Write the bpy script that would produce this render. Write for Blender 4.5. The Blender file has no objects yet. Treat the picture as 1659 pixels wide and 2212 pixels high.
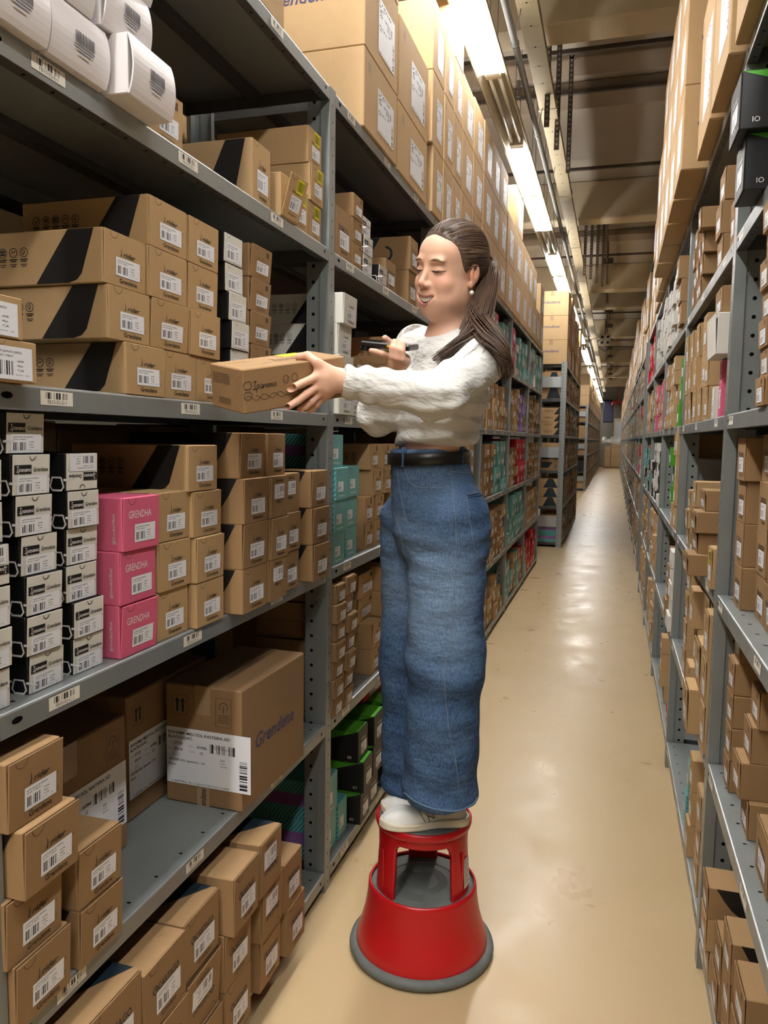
import bpy, math, random
import numpy as np
from mathutils import Vector, Matrix
random.seed(7); np.random.seed(7)
C = bpy.context.scene.collection
sc = bpy.context.scene
PI = math.pi
# ---------------------------------------------------------------- camera
CAM_H = 1.5484
TH, PS, RO, FPX = .0948, .2854, .0140, 1680.42
def cam_axes():
    F = Vector((-math.sin(PS)*math.cos(TH), math.cos(PS)*math.cos(TH), -math.sin(TH)))
    R0 = Vector((math.cos(PS), math.sin(PS), 0)); U0 = R0.cross(F)
    return F, math.cos(RO)*R0 + math.sin(RO)*U0, -math.sin(RO)*R0 + math.cos(RO)*U0
_F, _R, _U = cam_axes()
cd = bpy.data.cameras.new('camera'); cam = bpy.data.objects.new('camera', cd); C.objects.link(cam)
cd.sensor_fit = 'HORIZONTAL'; cd.sensor_width = 36.0; cd.lens = FPX/1659*36.0; cd.clip_start = .05; cd.clip_end = 200
m = Matrix(((_R.x, _U.x, -_F.x, 0), (_R.y, _U.y, -_F.y, 0), (_R.z, _U.z, -_F.z, CAM_H), (0, 0, 0, 1)))
cam.matrix_world = m
sc.camera = cam
# ---------------------------------------------------------------- world, lamps, exposure
w = bpy.data.worlds.new('world'); sc.world = w; w.use_nodes = True
w.node_tree.nodes['Background'].inputs[0].default_value = (.9, .95, 1, 1)
w.node_tree.nodes['Background'].inputs[1].default_value = .05
sc.view_settings.view_transform = 'Standard'; sc.view_settings.look = 'None'
sc.view_settings.gamma = 1; sc.view_settings.use_curve_mapping = False
sc.view_settings.exposure = 0.55
cy = sc.cycles
cy.use_denoising = True
try: cy.denoiser = 'OPENIMAGEDENOISE'
except Exception: pass
cy.use_adaptive_sampling = True; cy.adaptive_threshold = .03
cy.max_bounces = 6; cy.diffuse_bounces = 2; cy.glossy_bounces = 3; cy.transmission_bounces = 2
cy.caustics_reflective = False; cy.caustics_refractive = False
cy.sample_clamp_indirect = 4
LAMP_Z = 3.8
ROW_A = -.82                         # lamp row over the left shelf fronts, seen in the photo
ROW_B = .45                          # second row, above and behind the camera, out of frame
LAMPS_A = [(-3.7, 1), (-2.45, 1), (-1.2, 1), (.06, 1), (1.31, 1), (2.56, 1), (3.82, 1), (5.07, 0), (6.32, 1), (7.58, 1), (8.84, 0), (9.96, 1), (11.3, 1), (12.6, 0), (13.9, 1),
           (15.2, 1), (16.5, 0)]+[(17.8+1.3*i, 0 if i % 4 == 1 else 1) for i in range(23)]
LAMPS_B = [(-3.4, 1), (-2.1, 1), (-.8, 1), (.4, 1)]
GLOW_A, GLOW_B = 37.0, 31.0            # radiance of the lit tubes' diffuse glow
# ---------------------------------------------------------------- materials
class NT:
    def __init__(s, name):
        s.m = bpy.data.materials.new(name); s.m.use_nodes = True; s.t = s.m.node_tree
        s.b = s.t.nodes['Principled BSDF']
    def n(s, ty, **kw):
        x = s.t.nodes.new(ty)
        for k, v in kw.items(): setattr(x, k, v)
        return x
    def put(s, sock, v):
        if isinstance(v, (int, float)):
            try: sock.default_value = v
            except Exception: sock.default_value = (v, v, v, 1)
        elif isinstance(v, tuple): sock.default_value = v if len(v) != 3 or sock.type == 'VECTOR' else (*v, 1)
        else: s.t.links.new(v, sock)
    def M(s, op, *a):
        x = s.n('ShaderNodeMath', operation=op)
        for i, v in enumerate(a): s.put(x.inputs[i], v)
        return x.outputs[0]
    def mix(s, f, a, b):
        x = s.n('ShaderNodeMix', data_type='RGBA'); s.put(x.inputs[0], f); s.put(x.inputs[6], a); s.put(x.inputs[7], b)
        return x.outputs[2]
    def coord(s, k): return s.n('ShaderNodeTexCoord').outputs[k]
    def xyz(s, v):
        x = s.n('ShaderNodeSeparateXYZ'); s.put(x.inputs[0], v); return x.outputs
    def comb(s, a, b, c):
        x = s.n('ShaderNodeCombineXYZ')
        for i, v in enumerate((a, b, c)): s.put(x.inputs[i], v)
        return x.outputs[0]
    def noise(s, v, sc_, det=3, rough=.5):
        x = s.n('ShaderNodeTexNoise'); s.put(x.inputs['Vector'], v); x.inputs['Scale'].default_value = sc_
        x.inputs['Detail'].default_value = det; x.inputs['Roughness'].default_value = rough; return x.outputs['Fac']
    def ramp(s, v, a, b, lo, hi):
        x = s.n('ShaderNodeMapRange'); s.put(x.inputs[0], v)
        for i, q in enumerate((a, b, lo, hi)): x.inputs[i+1].default_value = q
        return x.outputs[0]
    def step(s, v, lo, hi):            # 1 inside [lo,hi]
        return s.M('MULTIPLY', s.M('GREATER_THAN', v, lo), s.M('LESS_THAN', v, hi))
    def bump(s, h, st, d=.001):
        x = s.n('ShaderNodeBump'); x.inputs['Strength'].default_value = st; x.inputs['Distance'].default_value = d
        s.put(x.inputs['Height'], h); s.t.links.new(x.outputs[0], s.b.inputs['Normal'])
    def fin(s, col, rough=.6, metal=0, spec=.5):
        s.put(s.b.inputs['Base Color'], col); s.put(s.b.inputs['Roughness'], rough); s.put(s.b.inputs['Metallic'], metal)
        s.put(s.b.inputs['Specular IOR Level'], spec); return s.m
def sr(r, g, b):
    f = lambda c: ((c/255+.055)/1.055)**2.4 if c > 10 else c/255/12.92
    return (f(r), f(g), f(b))
def plain(name, col, rough=.6, metal=0, var=.12, sc_=14, spec=.4, bump=0):
    t = NT(name); o = t.coord('Object'); nz = t.noise(o, sc_, 3)
    c2 = tuple(max(0, c*(1-var)) for c in col); c1 = tuple(min(1, c*(1+var)) for c in col)
    if bump: t.bump(t.noise(o, 60, 2), bump, .002)
    return t.fin(t.mix(nz, c2, c1), rough, metal, spec)
def card(name, col, var=.10, rough=.75):
    t = NT(name); o = t.coord('Object'); x = t.xyz(o)
    rnd = t.n('ShaderNodeObjectInfo').outputs['Random']
    nz = t.noise(o, 25, 4, .6); fine = t.noise(t.comb(t.M('MULTIPLY', x[0], 1), t.M('MULTIPLY', x[1], 1), t.M('MULTIPLY', x[2], 6)), 90, 2)
    k = t.M('ADD', t.M('MULTIPLY', nz, .6), t.M('MULTIPLY', fine, .4))
    c = t.mix(k, tuple(v*(1-var) for v in col), tuple(min(1, v*(1+var)) for v in col))
    c = t.mix(t.M('MULTIPLY', rnd, .22), c, tuple(v*.62 for v in col))
    corr = t.M('SINE', t.M('MULTIPLY', t.M('ADD', x[0], x[1]), 1600))
    t.bump(t.M('ADD', t.M('MULTIPLY', corr, .12), nz), .22, .0012)
    return t.fin(c, rough, 0, .25)
M = {}
def glow(name, s_):
    t = NT(name); t.b.inputs['Emission Color'].default_value = (1.0, .985, .955, 1); t.b.inputs['Emission Strength'].default_value = s_
    return t.fin((.8, .8, .8, 1), .5)
M['glowA'] = glow('lit_lamp_panel', GLOW_A); M['glowU'] = glow('added_ceiling_glow', GLOW_A*.40); M['glowB'] = glow('lit_lamp_panel_behind', GLOW_B)  # the upward glow is added to brighten the ceiling
M['kraft'] = card('kraft_cardboard', sr(186, 153, 110))
M['kraft2'] = card('brown_kraft_cardboard', sr(158, 125, 88))
M['carton'] = card('carton_board', sr(194, 162, 120))
M['carton_dark'] = card('brown_carton_board', sr(150, 118, 84))
M['white_card'] = card('white_cardboard', sr(226, 222, 212), .03)
M['gloss_white'] = plain('glossy_white_card', sr(226, 219, 218), .35, 0, .03, 6)
M['black_card'] = plain('black_cardboard', sr(20, 20, 22), .5, 0, .2)
M['pink'] = card('pink_cardboard', sr(224, 104, 136), .05)
M['red'] = plain('red_cardboard', sr(196, 28, 40), .5)
M['green'] = plain('green_cardboard', sr(70, 150, 34), .5, 0, .06)
M['lime'] = plain('lime_plastic', sr(120, 210, 30), .45)
M['navy'] = plain('navy_print', sr(24, 38, 48), .55)
M['purple'] = plain('lilac_card', sr(150, 125, 190), .55)
M['ink'] = plain('black_ink', sr(26, 24, 22), .6, 0, .05)
M['band'] = plain('black_band_print', sr(27, 25, 24), .55, 0, .1)
M['ink_blue'] = plain('indigo_ink', sr(72, 70, 104), .6, 0, .05)
M['ink_faint'] = plain('faint_brown_ink', sr(96, 72, 50), .7, 0, .05)
M['ink_white'] = plain('white_ink', sr(240, 236, 236), .5, 0, .02)
M['ink_grey'] = plain('grey_ink', sr(96, 94, 98), .6, 0, .05)
M['paper'] = plain('white_paper', sr(236, 236, 238), .55, 0, .02)
M['cream'] = plain('cream_label_paper', sr(232, 226, 212), .55, 0, .02)
M['yellow'] = plain('yellow_sticker', sr(228, 220, 40), .5, 0, .03)
M['tape'] = plain('clear_tape', sr(170, 140, 108), .12, 0, .05, 30, .8)
M['hole'] = plain('dark_hole', sr(8, 8, 9), .9, 0, .05, 10, .1)
def teal():
    t = NT('teal_striped_cardboard'); o = t.coord('Object'); x = t.xyz(o); g = t.xyz(t.coord('Generated'))
    d = t.M('FRACT', t.M('MULTIPLY', t.M('ADD', t.M('ADD', x[0], x[1]), t.M('MULTIPLY', x[2], .8)), 70))
    c = t.mix(t.M('GREATER_THAN', d, .74), sr(92, 172, 168), sr(36, 84, 96))
    edge = t.step(d, .70, .76); c = t.mix(t.M('MULTIPLY', edge, .8), c, sr(140, 96, 160))
    band = t.M('MULTIPLY', t.step(g[2], .34, .66), t.M('GREATER_THAN', g[1], .04))
    c = t.mix(band, c, sr(134, 92, 150))
    return t.fin(c, .45)
M['teal'] = teal()
def teal_front():
    t = NT('teal_chevron_card'); x = t.xyz(t.coord('Object'))
    d = t.M('FRACT', t.M('MULTIPLY', t.M('SUBTRACT', t.M('ABSOLUTE', t.M('SUBTRACT', x[2], -.004)), x[0]), 72))
    c = t.mix(t.M('GREATER_THAN', d, .72), sr(110, 190, 182), sr(56, 112, 120))
    c = t.mix(t.M('MULTIPLY', t.step(d, .64, .74), .7), c, sr(166, 128, 178))
    return t.fin(c, .45)
M['teal_front'] = teal_front()
def metal(name, col, rough, met, var=.18):
    t = NT(name); o = t.coord('Object'); nz = t.noise(o, 9, 5, .65); n2 = t.noise(o, 55, 3)
    k = t.M('ADD', t.M('MULTIPLY', nz, .7), t.M('MULTIPLY', n2, .3))
    t.bump(nz, .05, .002)
    return t.fin(t.mix(k, tuple(c*(1-var) for c in col), tuple(min(1, c*(1+var)) for c in col)), t.ramp(nz, .3, .7, rough-.07, rough+.1), met, .5)
M['steel'] = metal('grey_shelf_steel', sr(142, 147, 146), .40, .45)
M['galv'] = metal('galvanised_steel', sr(168, 172, 172), .36, .6)
M['shaded_steel'] = metal('shaded_shelf_underside', sr(78, 78, 80), .5, .35)  # shade under the shelves put into a darker steel colour
def sticker(name, big=False):
    t = NT(name); u = t.xyz(t.coord('UV')); U, V = u[0], u[1]
    wn = t.n('ShaderNodeTexWhiteNoise', noise_dimensions='1D')
    t.put(wn.inputs['W'], t.M('FLOOR', t.M('MULTIPLY', U, 95 if not big else 170)))
    bars = t.M('GREATER_THAN', wn.outputs['Value'], .45)
    def txt(v0, v1, u0, u1, fu, seed):
        w2 = t.n('ShaderNodeTexWhiteNoise', noise_dimensions='2D')
        t.put(w2.inputs['Vector'], t.comb(t.M('FLOOR', t.M('MULTIPLY', U, fu)), t.M('FLOOR', t.M('MULTIPLY', V, 60)), seed))
        return t.M('MULTIPLY', t.M('MULTIPLY', t.step(V, v0, v1), t.step(U, u0, u1)), t.M('GREATER_THAN', w2.outputs['Value'], .42))
    if not big:
        parts = [t.M('MULTIPLY', bars, t.M('MULTIPLY', t.step(U, .08, .5), t.step(V, .13, .56))),
                 t.M('MULTIPLY', txt(.80, .87, .06, .72, 90, 1), .75), t.M('MULTIPLY', txt(.68, .74, .06, .5, 90, 2), .7),
                 t.M('MULTIPLY', txt(.54, .60, .60, .76, 60, 3), .8), t.M('MULTIPLY', txt(.40, .46, .60, .76, 60, 4), .8),
                 t.M('MULTIPLY', txt(.26, .32, .60, .76, 60, 5), .8), t.M('MULTIPLY', txt(.13, .17, .55, .74, 90, 6), .6), t.M('MULTIPLY', txt(.13, .17, .8, .9, 90, 6), .6)]
    else:
        wv = t.n('ShaderNodeTexWhiteNoise', noise_dimensions='1D'); t.put(wv.inputs['W'], t.M('FLOOR', t.M('MULTIPLY', V, 120)))
        b2 = t.M('GREATER_THAN', wv.outputs['Value'], .4)
        parts = [t.M('MULTIPLY', bars, t.M('MULTIPLY', t.step(U, .52, .82), t.step(V, .62, .78))),
                 t.M('MULTIPLY', b2, t.M('MULTIPLY', t.step(U, .87, .96), t.step(V, .05, .55))),
                 t.M('MULTIPLY', txt(.02, .05, .05, .75, 140, 9), .6)]
        if big == 2:
            parts += [txt(.90, .95, .04, .74, 46, 1), txt(.84, .88, .04, .34, 46, 2), txt(.76, .81, .08, .22, 40, 3), txt(.68, .73, .08, .22, 40, 4),
                      txt(.72, .77, .34, .48, 40, 5), txt(.48, .52, .04, .5, 60, 6), txt(.42, .45, .04, .2, 60, 7), txt(.55, .59, .6, .72, 60, 8)]
    k = parts[0]
    for q in parts[1:]: k = t.M('MAXIMUM', k, q)
    c = t.mix(k, sr(236, 236, 240), sr(40, 38, 44))
    return t.fin(c, .5, 0, .3)
M['sticker'] = sticker('barcode_sticker'); M['sheet'] = sticker('shipping_sheet', 1); M['sheet_small'] = sticker('shipping_sheet_far', 2)
def shelf_sticker():
    t = NT('shelf_location_sticker'); u = t.xyz(t.coord('UV'))
    wn = t.n('ShaderNodeTexWhiteNoise', noise_dimensions='1D'); t.put(wn.inputs['W'], t.M('FLOOR', t.M('MULTIPLY', u[0], 62)))
    k = t.M('MULTIPLY', t.M('GREATER_THAN', wn.outputs['Value'], .42), t.M('MULTIPLY', t.step(u[0], .16, .86), t.step(u[1], .44, .9)))
    return t.fin(t.mix(k, sr(234, 228, 214), sr(60, 56, 58)), .5, 0, .3)
M['loc'] = shelf_sticker()
M['yellow_code'] = plain('yellow_code_print', sr(110, 104, 20), .6)
# ---------------------------------------------------------------- mesh builder
_txt = {}
def text2d(s, shear=0, bold=0, space=1):
    k = (s, shear, bold, space)
    if k in _txt: return _txt[k]
    cu = bpy.data.curves.new('t', 'FONT'); cu.body = s; cu.size = 1; cu.shear = shear; cu.offset = bold; cu.resolution_u = 2
    cu.align_x = 'CENTER'; cu.align_y = 'CENTER'; cu.space_character = space
    o = bpy.data.objects.new('t', cu); C.objects.link(o)
    bpy.context.view_layer.update()
    me = o.evaluated_get(bpy.context.evaluated_depsgraph_get()).to_mesh()
    v = [(p.co.x, p.co.y) for p in me.vertices]; f = [tuple(p.vertices) for p in me.polygons]
    bpy.data.objects.remove(o); bpy.data.curves.remove(cu)
    xs = [a for a, b in v]; ys = [b for a, b in v]
    cx, cy_ = (min(xs)+max(xs))/2, (min(ys)+max(ys))/2
    v = [(a-cx, b-cy_) for a, b in v]
    _txt[k] = (v, f, max(xs)-min(xs), max(ys)-min(ys)); return _txt[k]
class MB:
    def __init__(s): s.v = []; s.f = []; s.mi = []; s.uv = []; s.mats = []; s.any_uv = False
    def mat(s, m):
        if isinstance(m, str): m = M[m]
        if m not in s.mats: s.mats.append(m)
        return s.mats.index(m)
    def add(s, vs, fs, m, uvs=None, T=None):
        b = len(s.v); k = s.mat(m)
        if T is not None: vs = [T @ Vector(p) for p in vs]
        s.v += [tuple(p) for p in vs]
        for i, f in enumerate(fs):
            s.f.append(tuple(b+j for j in f)); s.mi.append(k)
            s.uv.append(uvs[i] if uvs else None)
        if uvs: s.any_uv = True
        return s
    def box(s, x0, x1, y0, y1, z0, z1, m, T=None):
        vs = [(x, y, z) for z in (z0, z1) for y in (y0, y1) for x in (x0, x1)]
        return s.add(vs, [(0, 2, 3, 1), (4, 5, 7, 6), (0, 1, 5, 4), (2, 6, 7, 3), (0, 4, 6, 2), (1, 3, 7, 5)], m, None, T)
    def cbox(s, x0, x1, y0, y1, z0, z1, c, m, T=None):       # box with chamfered edges
        vs = []; 
        for ax in range(3):
            pass
        X, Y, Z = (x0, x1), (y0, y1), (z0, z1)
        idx = {}
        for i in (0, 1):
            for j in (0, 1):
                for k in (0, 1):
                    sx, sy, sz = (c if i == 0 else -c), (c if j == 0 else -c), (c if k == 0 else -c)
                    for a in range(3):
                        p = [X[i]+sx, Y[j]+sy, Z[k]+sz]; p[a] = (X[i], Y[j], Z[k])[a]
                        idx[(i, j, k, a)] = len(vs); vs.append(tuple(p))
        F = []
        for i in (0, 1):
            F.append(tuple(idx[(i, j, k, 0)] for j, k in ((0, 0), (1, 0), (1, 1), (0, 1))))
            F.append(tuple(idx[(j, i, k, 1)] for j, k in ((0, 0), (1, 0), (1, 1), (0, 1))))
            F.append(tuple(idx[(j, k, i, 2)] for j, k in ((0, 0), (1, 0), (1, 1), (0, 1))))
            for j in (0, 1):
                F.append((idx[(0, i, j, 1)], idx[(1, i, j, 1)], idx[(1, i, j, 2)], idx[(0, i, j, 2)]))
                F.append((idx[(i, 0, j, 0)], idx[(i, 1, j, 0)], idx[(i, 1, j, 2)], idx[(i, 0, j, 2)]))
                F.append((idx[(i, j, 0, 0)], idx[(i, j, 1, 0)], idx[(i, j, 1, 1)], idx[(i, j, 0, 1)]))
                for k in (0, 1): F.append((idx[(i, j, k, 0)], idx[(i, j, k, 1)], idx[(i, j, k, 2)]))
        cen = Vector(((x0+x1)/2, (y0+y1)/2, (z0+z1)/2)); G = []
        for f in F:
            a, b, d = [Vector(vs[q]) for q in f[:3]]; n = (b-a).cross(d-a)
            mid = sum((Vector(vs[q]) for q in f), Vector())/len(f)
            G.append(f if n.dot(mid-cen) > 0 else tuple(reversed(f)))
        return s.add(vs, G, m, None, T)
    def quad(s, p, m, uv=((0, 0), (1, 0), (1, 1), (0, 1)), T=None): return s.add(p, [tuple(range(len(p)))], m, [uv] if len(p) == 4 else None, T)
    def text(s, str_, size, at, m, T, shear=0, bold=0, width=None, space=1, rot=0):
        """flat lettering in the plane of T (x right, z up, front towards -y)"""
        v, f, tw, th = text2d(str_, shear, bold, space)
        k = size; kx = k if width is None else width/tw
        ca, sa = math.cos(rot), math.sin(rot)
        vs = [(at[0]+(a*kx)*ca-(b*k)*sa, at[2], at[1]+(a*kx)*sa+(b*k)*ca) for a, b in v]
        return s.add(vs, f, m, None, T)
    def poly(s, pts, y, m, T=None, ox=0, oz=0): return s.add([(a+ox, y, b+oz) for a, b in pts], [tuple(range(len(pts)))], m, None, T)
    def stroke(s, pts, wd, y, m, T=None, closed=False):
        P = [Vector((a, b)) for a, b in pts]; n = len(P); vs = []; fs = []
        for i in range(n):
            a = P[(i-1) % n] if (closed or i > 0) else P[i]; b = P[(i+1) % n] if (closed or i < n-1) else P[i]
            d = (b-a); d = d/d.length if d.length > 1e-9 else Vector((1, 0)); nn = Vector((-d.y, d.x))*wd/2
            vs += [(P[i].x+nn.x, y, P[i].y+nn.y), (P[i].x-nn.x, y, P[i].y-nn.y)]
        for i in range(n if closed else n-1):
            j = (i+1) % n; fs.append((2*i, 2*i+1, 2*j+1, 2*j))
        return s.add(vs, fs, m, None, T)
    def ring(s, cx, cz, r, wd, y, m, T=None, n=16, a0=0, a1=2*PI):
        cl = abs(a1-a0-2*PI) < 1e-6; k = n if cl else n+1
        return s.stroke([(cx+r*math.cos(a0+(a1-a0)*i/n), cz+r*math.sin(a0+(a1-a0)*i/n)) for i in range(k)], wd, y, m, T, cl)
    def disc(s, c, r, nrm, m, n=8, sx=1, sz=1):
        q = Vector(nrm).to_track_quat('Z', 'Y')
        return s.add([Vector(c)+q @ Vector((r*sx*math.cos(2*PI*i/n), r*sz*math.sin(2*PI*i/n), 0)) for i in range(n)], [tuple(range(n))], m)
    def lathe(s, prof, m, n=48, T=None, a0=0, a1=2*PI):
        vs = []; fs = []; cl = abs(a1-a0-2*PI) < 1e-6; k = n if cl else n+1
        for r, z in prof: vs += [(r*math.cos(a0+(a1-a0)*i/n), r*math.sin(a0+(a1-a0)*i/n), z) for i in range(k)]
        for j in range(len(prof)-1):
            for i in range(n):
                a, b = j*k+i, j*k+(i+1) % k; fs.append((a, b, b+k, a+k))
        return s.add(vs, fs, m, None, T)
    def tube(s, pts, r, m, n=8, cap=True):
        P = [Vector(p) for p in pts]; R = r if isinstance(r, (list, tuple)) else [r]*len(P)
        vs = []; fs = []; up = None
        for i, p in enumerate(P):
            d = (P[min(i+1, len(P)-1)]-P[max(i-1, 0)]).normalized()
            if up is None: up = d.orthogonal().normalized()
            up = (up-d*up.dot(d)).normalized(); sd = d.cross(up)
            vs += [p+R[i]*(math.cos(2*PI*j/n)*up+math.sin(2*PI*j/n)*sd) for j in range(n)]
        for i in range(len(P)-1):
            for j in range(n): a = i*n+j; b = i*n+(j+1) % n; fs.append((a, b, b+n, a+n))
        if cap: fs += [tuple(reversed(range(n))), tuple((len(P)-1)*n+j for j in range(n))]
        return s.add(vs, fs, m)
    def mesh(s, name='mesh', smooth=False):
        me = bpy.data.meshes.new(name); me.from_pydata(s.v, [], s.f)
        for q in s.mats: me.materials.append(q)
        me.polygons.foreach_set('material_index', s.mi)
        if s.any_uv:
            L = me.uv_layers.new(name='UVMap'); k = 0; buf = [0.0]*(2*len(me.loops))
            for f, uv in zip(s.f, s.uv):
                for j in range(len(f)):
                    if uv: buf[2*k], buf[2*k+1] = uv[j]
                    k += 1
            L.data.foreach_set('uv', buf)
        if smooth: me.polygons.foreach_set('use_smooth', [True]*len(me.polygons))
        me.update(); return me
def ob(name, me, parent=None, loc=None, rot=None):
    if isinstance(me, MB): me = me.mesh(name)
    o = bpy.data.objects.new(name, me); C.objects.link(o)
    if parent: o.parent = parent
    if loc is not None: o.location = loc
    if rot is not None: o.rotation_euler = rot
    return o
def tag(o, label, cat, group=None, kind=None):
    if label: o['label'] = label
    if cat: o['category'] = cat
    if group: o['group'] = group
    if kind: o['kind'] = kind
    return o
def autosmooth(me, ang=35):
    me.polygons.foreach_set('use_smooth', [True]*len(me.polygons))
    try: me.set_sharp_from_angle(angle=math.radians(ang))
    except Exception: pass
# ---------------------------------------------------------------- room shell
def floor_mat():
    t = NT('beige_floor_coating'); o = t.coord('Object'); x = t.xyz(o)
    nz = t.noise(o, 1.1, 4, .6); n2 = t.noise(o, 26, 4, .6)
    c = t.mix(nz, sr(186, 160, 120), sr(196, 171, 131)); c = t.mix(t.M('MULTIPLY', n2, .12), c, sr(168, 143, 104))
    # long thin scuff marks and faint joints
    for (a, b, s, th) in ((.9, .10, 3.2, .0016), (-.5, .9, 1.3, .0010)):
        d = t.M('ADD', t.M('MULTIPLY', x[0], a), t.M('MULTIPLY', x[1], b))
        wob = t.M('MULTIPLY', t.noise(o, .8, 1), .5)
        f = t.M('FRACT', t.M('MULTIPLY', t.M('ADD', d, wob), s))
        gate = t.ramp(t.noise(o, 2.3, 2), .60, .68, 0, .35)
        c = t.mix(t.M('MULTIPLY', t.M('LESS_THAN', f, th*1.4), gate), c, sr(140, 116, 84))
    vor = t.n('ShaderNodeTexVoronoi', feature='F1'); t.put(vor.inputs['Vector'], o); vor.inputs['Scale'].default_value = 5.5
    c = t.mix(t.M('MULTIPLY', t.M('LESS_THAN', vor.outputs['Distance'],   .007), .8), c, sr(120, 98, 72))
    t.bump(t.noise(o, 5, 4), .10, .003)
    return t.fin(c, t.ramp(t.noise(o, 3.2, 5, .7), .3, .7, .24, .44), 0, .5)
def structure(name, mb): o = ob(name, mb); o['kind'] = 'structure'; return o
XL, XR, Y0, Y1, ZC = -4.0, 4.0, -4.5, 48.6, 5.0
M['floor'] = floor_mat()
M['ceil'] = plain('ceiling_slab_paint', sr(196, 184, 168), .85, 0, .05, 1.5)
M['beam'] = plain('cream_beam_paint', sr(226, 210, 180), .7, 0, .04, 3)
M['soffit'] = plain('brown_soffit_panel', sr(160, 146, 130), .8, 0, .08, 2)
M['rail'] = plain('dark_rail', sr(98, 90, 84), .5, .3, .1)
M['wall'] = plain('wall_plaster', sr(138, 130, 116), .85, 0, .05, 1)
M['tray'] = metal('beige_tray_metal', sr(196, 180, 146), .5, .2)
M['lampbody'] = plain('lamp_housing_enamel', sr(214, 204, 180), .45, 0, .05, 4)
M['tube'] = plain('unlit_tube_glass', sr(206, 200, 184), .25, 0, .02)
structure('floor', MB().box(XL, XR, Y0, Y1, -.1, 0, 'floor'))
structure('ceiling', MB().box(XL, XR, Y0, Y1, ZC, ZC+.1, 'ceil'))
structure('wall_left', MB().box(XL-.1, XL, Y0, Y1, 0, ZC, 'wall'))
structure('wall_right', MB().box(XR, XR+.1, Y0, Y1, 0, ZC, 'wall'))
structure('wall_back', MB().box(XL, XR, Y1, Y1+.1, 0, ZC, 'wall'))
structure('wall_front', MB().box(XL, XR, Y0-.1, Y0, 0, ZC, 'wall'))
k = 0
for y in (.8, 5.94, 11.05, 16.2, 18.3, 23.4, 30.9, 38, 44):
    k += 1; structure('trim_%d' % k, MB().cbox(XL, XR, y, y+.32, 4.5, ZC, .015, 'beam'))
for y, kind in ((6.75, 0), (7.45, 0), (8.05, 1), (12.2, 0), (12.9, 0), (13.6, 1), (19.5, 0), (20.6, 1), (24.6, 0), (26, 1), (28, 0), (32.5, 1), (35, 0), (40, 1)):
    k += 1
    structure('trim_%d' % k, MB().cbox(XL, XR, y, y+(.42 if kind else .34), ZC-(.10 if kind else .07), ZC+.0, .01, 'soffit'))
k0 = k
for y in (7.18, 8.0, 10.2, 12.7, 14.9, 19, 21.5, 25.2, 29.2, 33.5, 36.6):
    k += 1; structure('trim_%d' % k, MB().box(XL, XR, y, y+.035, ZC-.135, ZC-.10, 'rail').box(-2, -1.96, y, y+.04, ZC-.1, ZC, 'rail').box(2, 2.04, y, y+.04, ZC-.1, ZC, 'rail'))
# ---------------------------------------------------------------- shelving
LZ = [.074, .593, 1.116, 1.624, 2.141, 2.627]
RZ = [.13, .63, 1.122, 1.626, 2.105, 2.585]
def post_mesh(h, mirror):
    """slotted post: aisle flange 51 mm wide, ridged cheek, deep hole row; front face at x=0, body towards -x"""
    b = MB(); t = .0022
    s = -1 if mirror else 1
    def bx(x0, x1, y0, y1, mm): b.box(x0, x1, y0 if s > 0 else .051-y1, y1 if s > 0 else .051-y0, 0, h, mm)
    bx(-t, 0, 0, .051, 'galv' if h > 9 else 'steel')
    bx(-.030, -t, 0, t, 'steel'); bx(-.030, -.030+t, t, .008, 'steel'); bx(-.078, -.030+t, .008, .008+t, 'steel')
    bx(-.078, -.078+t, .008, .030, 'steel'); bx(-.015, -t, .049, .051, 'steel')
    yy = .0255
    n = int(h/.05)
    for i in range(n):
        z = .03+i*.05
        b.disc((.0004, yy, z), .0042, (1, 0, 0), 'hole', 6, .6, 1.2)
        b.disc((-.055, (.0076 if s > 0 else .051-.0076), z+.01), .0058, (0, -1*s, 0), 'hole', 8)
    return b.mesh('post')
def shelf_mesh(W, D):
    b = MB(); H = .04; r = .003
    b.box(-D, -.004, 0, W, -.0018, 0, 'steel')                       # deck
    b.add([(-.004, 0, 0), (-.004, W, 0), (-.001, W, -.0012), (-.001, 0, -.0012), (0, 0, -.004), (0, W, -.004)], [(0, 3, 2, 1)[::-1], (3, 4, 5, 2)[::-1]], 'galv')
    b.box(-.0018, 0, 0, W, -H, -.004, 'steel')                        # lip
    b.box(-.026, -.0018, 0, W, -H, -H+.0018, 'shaded_steel'); b.box(-.026, -.0242, 0, W, -H+.0018, -.022, 'shaded_steel')
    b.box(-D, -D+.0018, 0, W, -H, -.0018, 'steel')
    for y in (0, W-.0018): b.box(-D, -.002, y, y+.0018, -H, -.0018, 'shaded_steel')
    b.box(-D*.5-.02, -D*.5+.02, 0, W, -.02, -.0018, 'shaded_steel')
    y = .06
    while y < W-.03:
        b.disc((-.030, y, .0005), .005, (0, 0, 1), 'hole', 8, 1, .7)
        y += .1
    y = .04
    while y < W-.03:
        b.disc((-.014, y, -H-.0005), .0038, (0, 0, -1), 'hole', 6, 1.3, .8); y += .066
    for y, s in ((.035, 2.2), (W-.035, 1.0)):
        b.disc((.0006, y, -.0185), .0058, (1, 0, 0), 'hole', 10, s if abs(s-1) > .1 else 1, 1) if False else b.add(
            [(.0006, y+.0055*max(s, 1)*math.cos(2*PI*i/12), -.0185+.0055*math.sin(2*PI*i/12)) for i in range(12)], [tuple(range(12))], 'hole')
    return b.mesh('shelf')
_loc = {}
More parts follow.
